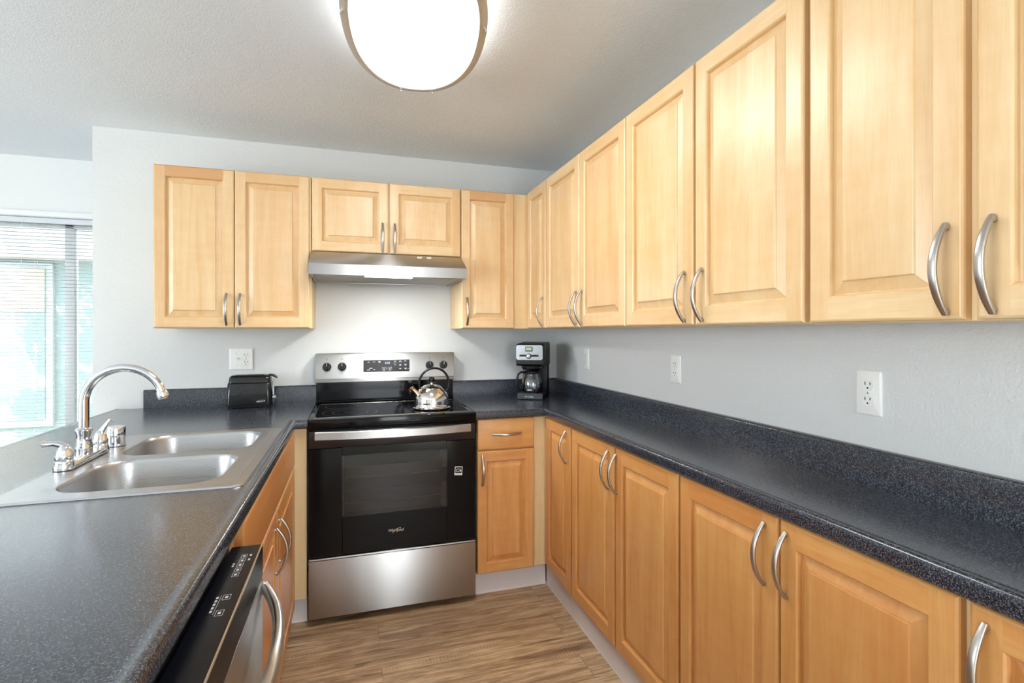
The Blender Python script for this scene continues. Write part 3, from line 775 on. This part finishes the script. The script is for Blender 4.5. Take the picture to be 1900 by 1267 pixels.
m = MB(); cap = lambda w_, z: [(fx+w_*math.cos(a)*1.0, (fy0 if math.sin(a) < 0 else fy1)+w_*math.sin(a), z) for a in [2*math.pi*(i+.5)/32 for i in range(32)]]
m.loft([cap(.0235, DZ+.0005), cap(.0240, DZ+.003), cap(.0230, DZ+.008), cap(.019, DZ+.014), cap(.014, DZ+.0165)], True, True)
m.lathe([(.0252, DZ+.0005), (.0255, DZ+.003), (.0248, DZ+.009), (.0225, DZ+.018)], (fx, fy0, 0), 32)
m.lathe([(.0252, DZ+.0005), (.0255, DZ+.003), (.0248, DZ+.009), (.0225, DZ+.018)], (fx, fy1, 0), 32)
obj('base_plate', m, M_CHROME, t)
sy = -1.213; sx_ = -.632
m = MB()
m.lathe([(.0215, DZ+.0010), (.0225, DZ+.020), (.0215, DZ+.030), (.0225, DZ+.033), (.0225, DZ+.038), (.0190, DZ+.045), (.0185, DZ+.075), (.0215, DZ+.085), (.0215, DZ+.092), (.0150, DZ+.097)], (sx_, sy, 0), 32)
pts = [(sx_, sy, DZ+.09), (sx_, sy, DZ+.13), (sx_, sy, 1.06)]; ra = .1035; cxa, cza = sx_+ra, 1.0960
for i in range(33):
    a = math.pi - math.radians(172)*i/32*(.965); pts.append((cxa+ra*math.cos(a), sy, cza+ra*math.sin(a)))
rad = [.0133]*3+[.0133-.0015*i/32 for i in range(33)]
m.tube(pts, rad, 20, up=(0, 1, 0))
e = Vector(pts[-1]); d_ = (e-Vector(pts[-2])).normalized()
m.tube([e-d_*.004, e+d_*.002, e+d_*.012, e+d_*.020, e+d_*.022], [.0135, .0150, .0158, .0150, .0125], 20, up=(0, 1, 0))
obj('spout', m, M_CHROME, t, smooth=50)
def lever(y, dirv, name='lever_handle'):
    m = MB(); d = Vector(dirv)
    m.lathe([(.0225, DZ+.018), (.0225, DZ+.024), (.0200, DZ+.0265), (.0215, DZ+.029), (.0215, DZ+.041), (.0195, DZ+.044), (.0185, DZ+.052), (.0140, DZ+.062), (.0085, DZ+.069), (.003, DZ+.071)], (fx, y, 0), 28)
    b = Vector((fx, y, DZ+.060))
    m.tube([b, b+Vector((d.x*.2, d.y*.2, .010)), b+Vector((d.x*.5, d.y*.5, .012+d.z*.4)), b+Vector((d.x*.85, d.y*.85, .010+d.z*.85)), b+Vector((d.x, d.y, .009+d.z)), b+Vector((d.x*1.07, d.y*1.07, .0085+d.z*1.07))],
           [.0105, .0086, .0066, .0072, .0090, .0045], 14)
    return obj(name, m, M_CHROME, t, smooth=50)
lever(fy0, (-.044, -.012, .006)); lever(fy1, (.026, .010, .030))
m = MB(); ax, ay = -.6260, -1.0080
m.lathe([(.030, DZ+.0003), (.030, DZ+.004), (.0275, DZ+.005), (.0275, DZ+.030), (.0285, DZ+.031), (.0280, DZ+.060), (.0265, DZ+.0635), (.020, DZ+.065)], (ax, ay, 0), 32)
tag(obj('air_gap_cap', m, M_CHROME), 'stubby chrome cylinder cap beside the faucet on the sink rim', 'air gap')

# ------------------------------------------------------------------ dishwasher
t = thing('dishwasher', 'stainless dishwasher with bowed handle under the near peninsula counter', 'dishwasher', (-.35, -2.18, 0))
dy0, dy1 = -2.4800, -1.8800; dx = -.0400
m = MB(); m.box(-.66, -.105, dy0, dy1, .10, .8620); m.box(-.62, -.16, dy0+.01, dy1-.01, .0005, .10)
obj('tub', m, M_DKGREY, t)
m = MB(); m.box(-.104, dx, dy0+.002, dy1-.002, .120, .7900, .004, 2)
DD = obj('door', m, M_STEELY, t)
m = MB(); m.box(-.100, dx, dy0+.002, dy1-.002, .7906, .8580, .002, 1)
CP = obj('control_strip', m, plain('console_black', (9, 11, 20), .32, 0, Specular_IOR_Level=.15), t)
m = MB(); m.box(dx-.003, dx+.0008, dy0+.003, dy1-.003, .8560, .8592, .0008, 1)
obj('edge_trim', m, metal('edge_steel', (200, 192, 184), .2, 'Y'), CP)
m = MB(); zi = .8582
def ibox(xc, yc, w_, l_):
    for a in ((xc-w_/2, xc-w_/2+.0006, yc-l_/2, yc+l_/2), (xc+w_/2-.0006, xc+w_/2, yc-l_/2, yc+l_/2), (xc-w_/2, xc+w_/2, yc-l_/2, yc-l_/2+.0006), (xc-w_/2, xc+w_/2, yc+l_/2-.0006, yc+l_/2)): m.box(*a, zi, zi+.0002)
    m.box(xc-.0022, xc+.0022, yc-.0035, yc+.0035, zi, zi+.0002)
for k in range(5): ibox(-.0660, -1.938-.021*k, .011, .016)
for yc in (-2.108, -2.160): ibox(-.0630, yc, .012, .018)
for k in range(2): m.box(-.0560, -.0520, -1.941-.021*k, -1.933-.021*k, zi, zi+.0002)
for k in range(2): m.box(-.0800, -.0765, -1.975-.010*k, -1.969-.010*k, zi, zi+.0002)
for k in range(5): m.box(-.0790, -.0755, -2.110-.0115*k, -2.103-.0115*k, zi, zi+.0002)
m.box(-.0725, -.0720, -2.163, -2.100, zi, zi+.0002)
obj('panel_icons', m, M_PRINT, CP)
m = MB(); n = 28; pts = []
for i in range(n+1):
    u = -1+2*i/n; pts.append((dx+.008+.052*(1-abs(u)**2.2), -2.180+.278*u, .772))
def hs(a, s):
    u = abs(-1+2*s); wz = .0150-.003*u**4; th = .0100-.002*u**4; k = lambda q, p: math.copysign(abs(q)**p, q)
    return (wz*k(math.cos(a), .75), th*k(math.sin(a), .75))
m.tube(pts, 0, 18, 0, hs, up=(0, 0, 1))
for s in (-1, 1): m.box(dx-.001, dx+.014, -2.180+s*.278-.010, -2.180+s*.278+.010, .760, .784, .004, 2)
obj('handle', m, M_STEELY, DD, smooth=50)
text('maker_logo', 'Whirlpool', .022, M_PRINT, DD, Matrix.Translation(-WL[DD.name]) @ frame_m((dx+.0004, -2.325, .7480), (0, 1, 0), (0, 0, 1)), shear=.12)

# ------------------------------------------------------------------ small appliances
# coffee maker (turned towards the camera)
CMO = (1.1220, -.2960, ZC)
ca_ = -32.17*math.pi/180
t = thing('coffee_maker', 'black drip coffee maker with silver front panel in the counter corner', 'coffee maker', CMO, ca_)
m = MB()
m.box(-.0755, .0765, .004, .2050, .0008, .0380, .004, 2)
m.box(-.0700, .0765, .1280, .2050, .036, .2300, .006, 2)
obj('base', m, M_BLACK, t, local=True)
obj('base_front', MB().box(-.0735, .0745, .0018, .0042, .0040, .0345, .001, 1), plain('graphite_plastic', (62, 64, 72), .3), t, local=True)
hd = MB(); n = 10
def hprof(x): # head cross-section, rounded top front edge
    return [(x, .207, .195), (x, .010, .195), (x, -.004, .205), (x, -.006, .300), (x, -.001, .3135), (x, .014, .3200), (x, .19, .3300), (x, .203, .326), (x, .207, .314)]
hl = []
for x, s_ in ((-.0800, .93), (-.0785, 1), (.0785, 1), (.0800, .93)):
    q = hprof(x); cy_, cz_ = .10, .26; hl.append([(a, cy_+(b-cy_)*(.98 if s_ < 1 else 1), cz_+(c_-cz_)*s_) for a, b, c_ in q])
hd.loft(hl); obj('head', hd, M_BLACK, t, local=True)
fp = MB(); fp.loft([[(p[0], -.0072, p[1]) for p in rrect(-.0775, .0775, .2300, .3150, .012, 5)], [(p[0], -.0060, p[1]) for p in rrect(-.0780, .0780, .2295, .3155, .012, 5)]], True, False)
FPN = obj('front_panel', fp, metal('panel_silver', (186, 188, 192), .22), t, local=True)
m = MB(); m.box(-.0235, .0195, -.0092, -.0070, .2780, .3060, .0015, 1, 0); m.box(-.0195, .0155, -.0096, -.0091, .2845, .3020, 0, 1, 1)
obj('clock_display', m, [M_BLACK, M_LCD], FPN, local=True)
for xa, xb in ((-.0580, -.0180), (.0120, .0540)): obj('button_bar', MB().box(xa, xb, -.0085, -.0070, .2490, .2600, .001, 1), M_BLACK, FPN, local=True)
m = MB(); m.lathe([(.0150, 0), (.0150, .004), (.0120, .0055)], (-.003, -.0070, .2520), 24, 0, Matrix.Rotation(math.pi/2, 4, 'X')); m.lathe([(.0105, .0050), (.0100, .0085), (.006, .0095)], (-.003, -.0070, .2520), 24, 1, Matrix.Rotation(math.pi/2, 4, 'X'))
obj('dial', m, [M_BLACK, M_SILVER], FPN, local=True)
m = MB(); m.lathe([(.062, .1940), (.060, .1800), (.052, .1720)], (0, .058, 0), 28); obj('filter_basket', m, M_BLACK, t, local=True)
m = MB(); m.lathe([(.060, .0382), (.060, .0400), (.020, .0402)], (0, .060, 0), 28); obj('warming_plate', m, M_DKGREY, t, local=True)
m = MB(); m.box(.0785, .0803, .060, .066, .255, .315, .001, 1); obj('side_clip', m, M_SILVER, t, local=True)
text('maker_logo', 'Mr.Coffee', .0125, M_PRINT, t, frame_m((-.004, .0014, .0175), (1, 0, 0), (0, 0, 1)), shear=.2)
Mc = Matrix.Translation(CMO) @ Matrix.Rotation(ca_, 4, 'Z')
cc = Mc @ Vector((0, .060, .0412))
t = thing('coffee_carafe', 'glass coffee carafe with black handle sitting inside the coffee maker', 'carafe', tuple(cc), ca_)
m = MB(); op = [(.048, 0.0), (.056, .004), (.061, .020), (.062, .045), (.057, .075), (.048, .098), (.044, .110)]
m.lathe(op+[(.0425, .110), (.0465, .097), (.0555, .074), (.0602, .045), (.0592, .021), (.054, .0065), (.03, .004), (.002, .004)], (0, 0, 0), 36)
obj('glass_body', m, M_CARAFE, t, local=True)
m = MB(); m.lathe([(.0455, .106), (.0475, .110), (.0475, .119), (.040, .123), (.012, .126), (.004, .126)], (0, 0, 0), 32)
obj('lid', m, M_BLACK, t, local=True)
m = MB(); dv = Vector((-.80, -.60, 0)).normalized()
pth = [dv*.044+Vector((0, 0, .112)), dv*.066+Vector((0, 0, .117)), dv*.086+Vector((0, 0, .104)), dv*.094+Vector((0, 0, .078)), dv*.095+Vector((0, 0, .050)), dv*.090+Vector((0, 0, .028)), dv*.074+Vector((0, 0, .016)), dv*.060+Vector((0, 0, .018))]
side = Vector((-dv.y, dv.x, 0))
m.tube(pth, 0, 12, 0, lambda a, s_: (.0085*math.copysign(abs(math.cos(a))**.8, math.cos(a)), .0058*math.copysign(abs(math.sin(a))**.8, math.sin(a))), up=tuple(side))
obj('handle', m, M_BLACK, t, local=True, smooth=50)
m = MB()
for k in range(5):
    a0 = -1.15; z = .028+.011*k
    p = [((.0622)*math.cos(a0+d), (.0622)*math.sin(a0+d)) for d in (-.02, .12)]
    m.tube([(p[0][0], p[0][1], z), (p[1][0], p[1][1], z)], .0007, 6)
for k in range(6):
    a0 = -1.75+.07*k; m.box(.0621*math.cos(a0)-.0015, .0621*math.cos(a0)+.0015, .0621*math.sin(a0)-.0004, .0621*math.sin(a0)+.0002, .0125, .0185)
obj('measure_marks', m, M_PRINT, t, local=True)

# toaster
t = thing('toaster', 'black two-slice toaster on the counter under the switch plate', 'toaster', (-.357, -.105, ZC))
tx0, tx1, ty0, ty1 = -.4680, -.2490, -.1600, -.0480
m = MB()
def tl(dx, dy, z, r): return [(p[0], p[1], z) for p in rrect(tx0+dx, tx1-dx*1.0, ty0+dy, ty1-dy, r, 6)]
m.loft([tl(.003, .002, ZC+.010, .020), tl(0, 0, ZC+.020, .022), tl(.002, .002, ZC+.075, .022), tl(.006, .005, ZC+.125, .022), tl(.008, .008, ZC+.1285, .020), tl(.010, .0095, ZC+.130, .020), tl(.013, .012, ZC+.155, .020), tl(.018, .018, ZC+.164, .018), tl(.026, .026, ZC+.1675, .014)], True, False)
hs_ = [rrect(tx0+.040, tx1-.045, yc-.0115, yc+.0115, .004, 3) for yc in (-.124, -.084)]
m.plate([p[:2] for p in tl(.026, .026, 0, .014)], hs_, ZC+.1675)
for h in hs_: m.loft([[(p[0], p[1], ZC+.1675) for p in h], [(p[0], p[1], ZC+.12) for p in h]], False, True, 1)
obj('shell', m, [M_TOAST, M_DARKHOLE], t)
m = MB().box(tx0+.008, tx1-.008, ty0+.006, ty1-.006, ZC+.0025, ZC+.0105, .002, 1); obj('base', m, M_BLACK, t)
for fxx in (tx0+.03, tx1-.03):
    for fyy in (ty0+.02, ty1-.02): obj('foot', MB().lathe([(.008, ZC+.0002), (.008, ZC+.003)], (fxx, fyy, 0), 12), M_BLACK, t)
m = MB(); lv = []
for x, w_, th, dz in ((tx1-.022, .016, .004, .166), (tx1-.004, .018, .005, .1635), (tx1+.010, .018, .005, .156), (tx1+.017, .015, .004, .150)):
    lv.append([(x, -.104-w_, ZC+dz-th), (x, -.104+w_, ZC+dz-th), (x, -.104+w_, ZC+dz+th), (x, -.104-w_, ZC+dz+th)])
m.loft(lv); obj('lever', m, M_BLACK, t)
m = MB(); m.lathe([(.0105, 0), (.0105, .012), (.009, .0135)], (tx1-.0012, -.118, ZC+.048), 20, 0, Matrix.Rotation(math.pi/2, 4, 'Y')); obj('browning_dial', m, M_SILVER, t)
m = MB(); m.box(tx1-.003, tx1+.002, -.106, -.102, ZC+.04, ZC+.145, .0005, 1); obj('lever_track', m, M_SILVER, t)
m = MB(); loops = []
for i in range(33):
    a = 2*math.pi*i/32; x, z = .017*math.cos(a)+.0035*math.sin(a), .0042*math.sin(a); th = .0008
    loops.append([(-.3035+x*k, ty0+yy, ZC+.034+z*k+.08*x) for k, yy in ((1, -.0012), (1.12, -.0012), (1.12, .0028), (1, .0028))])
m.loft(loops)
for k in range(5): m.box(-.319+k*.0055, -.3155+k*.0055, ty0-.0012, ty0+.0028, ZC+.0305+k*.0004, ZC+.0325+k*.0004)
obj('maker_logo', m, M_WHITE, t)

# kettle
KZ = gz+.0014; kc = (.535, -.462)
t = thing('kettle', 'polished stainless whistling kettle with black hoop handle on the cooktop', 'kettle', (kc[0], kc[1], KZ))
m = MB(); m.lathe([(.086, .0002), (.0925, .002), (.0955, .005), (.0955, .0075), (.0900, .0095), (.0870, .013), (.0868, .030), (.0860, .050), (.0815, .068), (.0725, .084), (.0600, .097), (.0520, .1030), (.0505, .1045), (.0465, .1040)], (kc[0], kc[1], KZ), 48)
obj('body', m, M_KETTLE, t, smooth=50)
m = MB(); m.lathe([(.0520, .1045), (.0535, .1062), (.0500, .1080), (.0400, .1150), (.0240, .1205), (.0080, .1225)], (kc[0], kc[1], KZ), 40)
LD = obj('lid', m, M_KETTLE, t, smooth=50)
m = MB(); m.lathe([(.0065, .121), (.0055, .130), (.0085, .132)], (kc[0], kc[1], KZ), 20, 1)
m.lathe([(.0085, .1325), (.0135, .1385), (.0150, .1465), (.0130, .1550), (.0075, .1595), (.002, .1605)], (kc[0], kc[1], KZ), 24, 0); obj('lid_knob', m, [M_BLACK, M_KETTLE], LD, smooth=50)
m = MB(); sd = Vector((-.985, -.17, 0)); K = Vector((kc[0], kc[1], KZ))
m.tube([K+sd*.068+Vector((0, 0, .068)), K+sd*.084+Vector((0, 0, .086)), K+sd*.100+Vector((0, 0, .103))], [.017, .0125, .0105], 18); SP = obj('spout', m, M_KETTLE, t, smooth=50)
m = MB(); m.tube([K+sd*.098+Vector((0, 0, .1005)), K+sd*.106+Vector((0, 0, .111))], [.0122, .0118], 18, 1)
m.lathe([(.002, -.0145), (.009, -.012), (.0135, -.006), (.0145, 0), (.0135, .006), (.0085, .0115), (.002, .0135)], K+sd*.109+Vector((0, 0, .1360)), 20, 0)
m.tube([K+sd*.109+Vector((0, 0, .134)), K+sd*.088+Vector((0, 0, .1335)), K+sd*.066+Vector((0, 0, .126))], [.006, .005, .006], 10)
m.box(K.x-.078, K.x-.066, K.y-.020, K.y-.006, KZ+.128, KZ+.148, .002, 1)
obj('whistle', m, [M_BLACK, plain('brass_tip', (190, 150, 95), .3, 1)], SP, smooth=50)
m = MB(); pts = []
for i in range(29):
    a = math.radians(205-250*i/28); pts.append(K+Vector((.012, 0, .1250))+sd*(-.0790*math.cos(a))+Vector((0, 0, .0790*math.sin(a))))
m.tube(pts, 0, 12, 0, lambda a, s_: (.0095*math.cos(a), .0055*math.sin(a)), up=(.17, -.985, 0))
obj('handle', m, M_BLACK, t, smooth=50); M_BRK = metal('bracket_steel', (215, 190, 160), .12)
m = MB(); m.tube([pts[-1]+Vector((.002, 0, .008)), pts[-1]+Vector((-.006, 0, -.018)), pts[-1]+Vector((-.014, 0, -.036))], [.0085, .0075, .006], 12); obj('handle_bracket', m, M_BRK, t, smooth=50)
m = MB(); m.tube([pts[0]+Vector((0, 0, .010)), pts[0]+Vector((.003, 0, -.020)), pts[0]+Vector((.012, 0, -.034))], [.010, .012, .009], 12)
obj('handle_bracket', m, M_BRK, t, smooth=50)

# ------------------------------------------------------------------ outlets and switch
def duplex(parent, cx, cz, gap=.0195):
    for s in (1, -1):
        m = MB(); z = cz+s*gap; lp = []
        pts = []
        for i in range(40):
            a = 2*math.pi*i/40; x, zz = .0172*math.cos(a), .0172*math.sin(a); pts.append((cx+x, max(-.0140, min(.0140, zz))+z))
        m.loft([[(p[0], -.0068, p[1]) for p in pts], [(cx+(p[0]-cx)*.96, -.0082, z+(p[1]-z)*.96) for p in pts]], False, True, 0)
        m.box(cx-.0078, cx-.0056, -.0086, -.0080, z+.0005, z+.0088, 0, 1, 1); m.box(cx+.0056, cx+.0078, -.0086, -.0080, z+.0015, z+.0080, 0, 1, 1)
        m.lathe([(.0024, 0), (.0024, .0006)], (cx, -.0080, z-.0068), 14, 1, Matrix.Rotation(math.pi/2, 4, 'X'))
        obj('receptacle', m, [M_WHITE, M_DARKHOLE], parent, local=True)
    m = MB(); m.lathe([(.0032, 0), (.0032, .0010), (.002, .0014)], (cx, -.0066, cz), 14, 0, Matrix.Rotation(math.pi/2, 4, 'X')); obj('screw', m, M_SILVER, parent, local=True)
def faceplate(parent, w_, h_):
    m = MB(); f = lambda d, y: [(p[0], y, p[1]) for p in rrect(-w_/2+d, w_/2-d, -h_/2+d, h_/2-d, .004, 4)]
    m.loft([f(0, -.0005), f(0, -.0035), f(.0015, -.0055), f(.0055, -.0068)], True, True); obj('faceplate', m, M_WHITE, parent, local=True)
for y, z, lb in ((-.4500, 1.1558, 'white duplex outlet half hidden near the coffee maker corner'), (-1.2845, 1.1570, 'white duplex outlet midway along the long right wall'), (-2.1060, 1.1530, 'nearest white duplex outlet on the right wall')):
    t = thing('outlet', lb, 'outlet', (XR, y, z), -math.pi/2, 'duplex outlets along the right wall'); faceplate(t, .0705, .1145); duplex(t, 0, 0)
t = thing('switch_plate', 'wide white wall plate with toggle switch and outlet above the toaster', 'switch plate', (-.4215, 0, 1.1640)); faceplate(t, .1150, .1165); duplex(t, .0235, 0)
m = MB(); m.box(-.0290, -.0180, -.0076, -.0066, -.0125, .0125, .0008, 1); m.box(-.0270, -.0200, -.0160, -.0070, .000, .008, .0015, 1); obj('toggle', m, M_WHITE, t, local=True)
for zz in (.030, -.030): obj('screw', MB().lathe([(.0030, 0), (.0030, .0010), (.002, .0014)], (-.0235, -.0066, zz), 14, 0, Matrix.Rotation(math.pi/2, 4, 'X')), M_SILVER, t, local=True)

# ------------------------------------------------------------------ ceiling light (oval flush mount)
LC = (.3355, -1.446); LZ = 2.2500; LA = math.radians(90-6.84)
t = thing('ceiling_light', 'glowing oval flush ceiling light with brushed nickel rim', 'ceiling light', (LC[0], LC[1], LZ))
def sup(a, b, z, n=72, p=2.25):
    o_ = []
    for i in range(n):
        th = 2*math.pi*i/n; c_, s_ = math.cos(th), math.sin(th)
        x = a*math.copysign(abs(c_)**(2/p), c_); y = b*math.copysign(abs(s_)**(2/p), s_)
        o_.append((LC[0]+x*math.cos(LA)-y*math.sin(LA), LC[1]+x*math.sin(LA)+y*math.cos(LA), z))
    return o_
A_, B_ = .395, .2215
m = MB(); m.loft([sup(A_-.012, B_-.012, CZ-.0006), sup(A_-.012, B_-.012, LZ+.020), sup(A_-.03, B_-.03, LZ+.020), sup(A_-.03, B_-.03, CZ-.0006)], False, False, ring=True); obj('glass_side', m, M_SIDE, t)
m = MB(); m.loft([sup(A_-.008, B_-.008, LZ+.026), sup(A_, B_, LZ+.020), sup(A_, B_, LZ+.002), sup(A_-.003, B_-.003, LZ-.001), sup(A_-.024, B_-.0245, LZ-.004), sup(A_-.027, B_-.0275, LZ-.001), sup(A_-.027, B_-.0275, LZ+.026)], False, False, ring=True)
obj('rim', m, M_RING, t, smooth=40)
m = MB(); lp = [sup((A_-.0275)*k, (B_-.028)*k, LZ-.002-d) for k, d in ((1, 0), (.96, .007), (.88, .014), (.72, .022), (.50, .028), (.25, .031))]; m.loft(lp, False, True); obj('diffuser', m, M_DIFF, t, smooth=60)
for th in (100, 262, 12, 190, 345):
    a = math.radians(th); c_, s_ = math.cos(a), math.sin(a); x = (A_-.004)*math.copysign(abs(c_)**(2/2.25), c_); y = (B_-.004)*math.copysign(abs(s_)**(2/2.25), s_)
    px, py = LC[0]+x*math.cos(LA)-y*math.sin(LA), LC[1]+x*math.sin(LA)+y*math.cos(LA)
    m = MB(); m.lathe([(.0038, .004), (.0042, -.004), (.0035, -.0075), (.001, -.0085)], (px, py, LZ-.001), 14); obj('thumb_screw', m, M_CHROME, t, smooth=50)
light('ceiling_lamp', 'AREA', (LC[0], LC[1], LZ-.040), (0, 0, LA), 9, (1.0, .985, .965), .62, .30)

# ------------------------------------------------------------------ window blind
t = thing('window_blind', 'white horizontal mini blind hanging in front of the far window', 'blind', (-2.1, .675, 1.97))
bx0, bx1 = WX[0]+.012, WX[1]-.012
m = MB().box(bx0, bx1, .655, .693, 1.956, 1.9885, .002, 1); obj('headrail', m, M_SLAT, t)
m = MB(); z = 1.944; k = 0; bot = .20
while z > bot:
    pr = []
    for j in range(5):
        s_ = -1+j/2; pr.append((.675+.0122*s_, z+.0016*(1-s_*s_)-.0010*s_))
    top = [(bx0, y, q) for y, q in pr]+[(bx1, y, q) for y, q in pr]
    bt = [(bx0, y, q-.0005) for y, q in pr]+[(bx1, y, q-.0005) for y, q in pr]
    fs = [(i, i+1, 6+i, 5+i) for i in range(4)]+[(10+i+1, 10+i, 15+i, 16+i) for i in range(4)]+[(0, 5, 15, 10), (9, 4, 14, 19)]
    m.add(top+bt, fs); z -= .0215; k += 1
obj('slats', m, M_SLAT, t)
m = MB()
for cx in (-2.9, -2.2, -1.64, -1.25):
    for dy in (-.0128, .0128): m.tube([(cx, .675+dy, 1.956), (cx, .675+dy, bot)], .0006, 6)
m.tube([(-1.70, .652, 1.956), (-1.70, .652, 1.30)], .0012, 6)
obj('cords', m, M_TRIM, t)
m = MB().box(bx0, bx1, .664, .686, bot-.018, bot-.004, .003, 1); obj('bottom_rail', m, M_SLAT, t)

# ------------------------------------------------------------------ outdoors beyond the window
struct('ground_outside', MB().box(-14, 8, .78, 22, -.4, -.22), M_GRASS, 'ground outside the far window', 'ground')
t = thing('neighbour_building', 'pale sunlit neighbouring building seen through the window blinds', 'building', (-3.0, 5.0, -.22))
m = MB(); m.box(-10, 3.5, 4.4, 8, -.219, 2.16); obj('wall', m, M_STUCCO, t)
m = MB(); m.box(-10, 3.5, 4.15, 8, 2.162, 2.75, .01, 1); obj('upper_storey', m, M_EAVE, t)
wd = MB(); wd.box(-5.4, -3.22, 4.355, 4.399, .2, 2.12); wo = obj('window', wd, plain('far_frame', (150, 156, 156), .5), t)
obj('window_pane', MB().box(-5.33, -3.29, 4.345, 4.354, .28, 2.06), plain('far_glass', (116, 130, 130), .1), wo)
obj('window_shade', MB().box(-5.33, -3.29, 4.335, 4.344, 1.55, 2.06), M_TANBL, wo)
def tree(cx, cy, zc, r, label, nleaf=900):
    s = thing('tree', label, 'tree', (cx, cy, -.22)); m = MB(); rnd = random.Random(5)
    for _ in range(nleaf):
        u, v_, w_ = rnd.uniform(-1, 1), rnd.uniform(0, 2*math.pi), rnd.random()**.4
        rr = math.sqrt(1-u*u); p = Vector((cx+r*w_*rr*math.cos(v_), cy+r*w_*rr*math.sin(v_), zc+r*w_*u))
        a = Vector((rnd.gauss(0, 1), rnd.gauss(0, 1), rnd.gauss(0, 1))).normalized()*.11; b = Vector((rnd.gauss(0, 1), rnd.gauss(0, 1), rnd.gauss(0, 1))).normalized()*.06
        m.add([p-a, p+b, p+a, p-b], [(0, 1, 2, 3)])
    obj('foliage', m, M_LEAF, s, smooth=0)
    obj('trunk', MB().tube([(cx, cy, -.219), (cx+.05, cy, 1.5), (cx, cy, zc)], [.09, .07, .03], 10), plain('bark', (92, 76, 60), .8), s)
tree(-3.75, 2.3, 3.55, .95, 'tree shading the neighbouring wall outside the window')
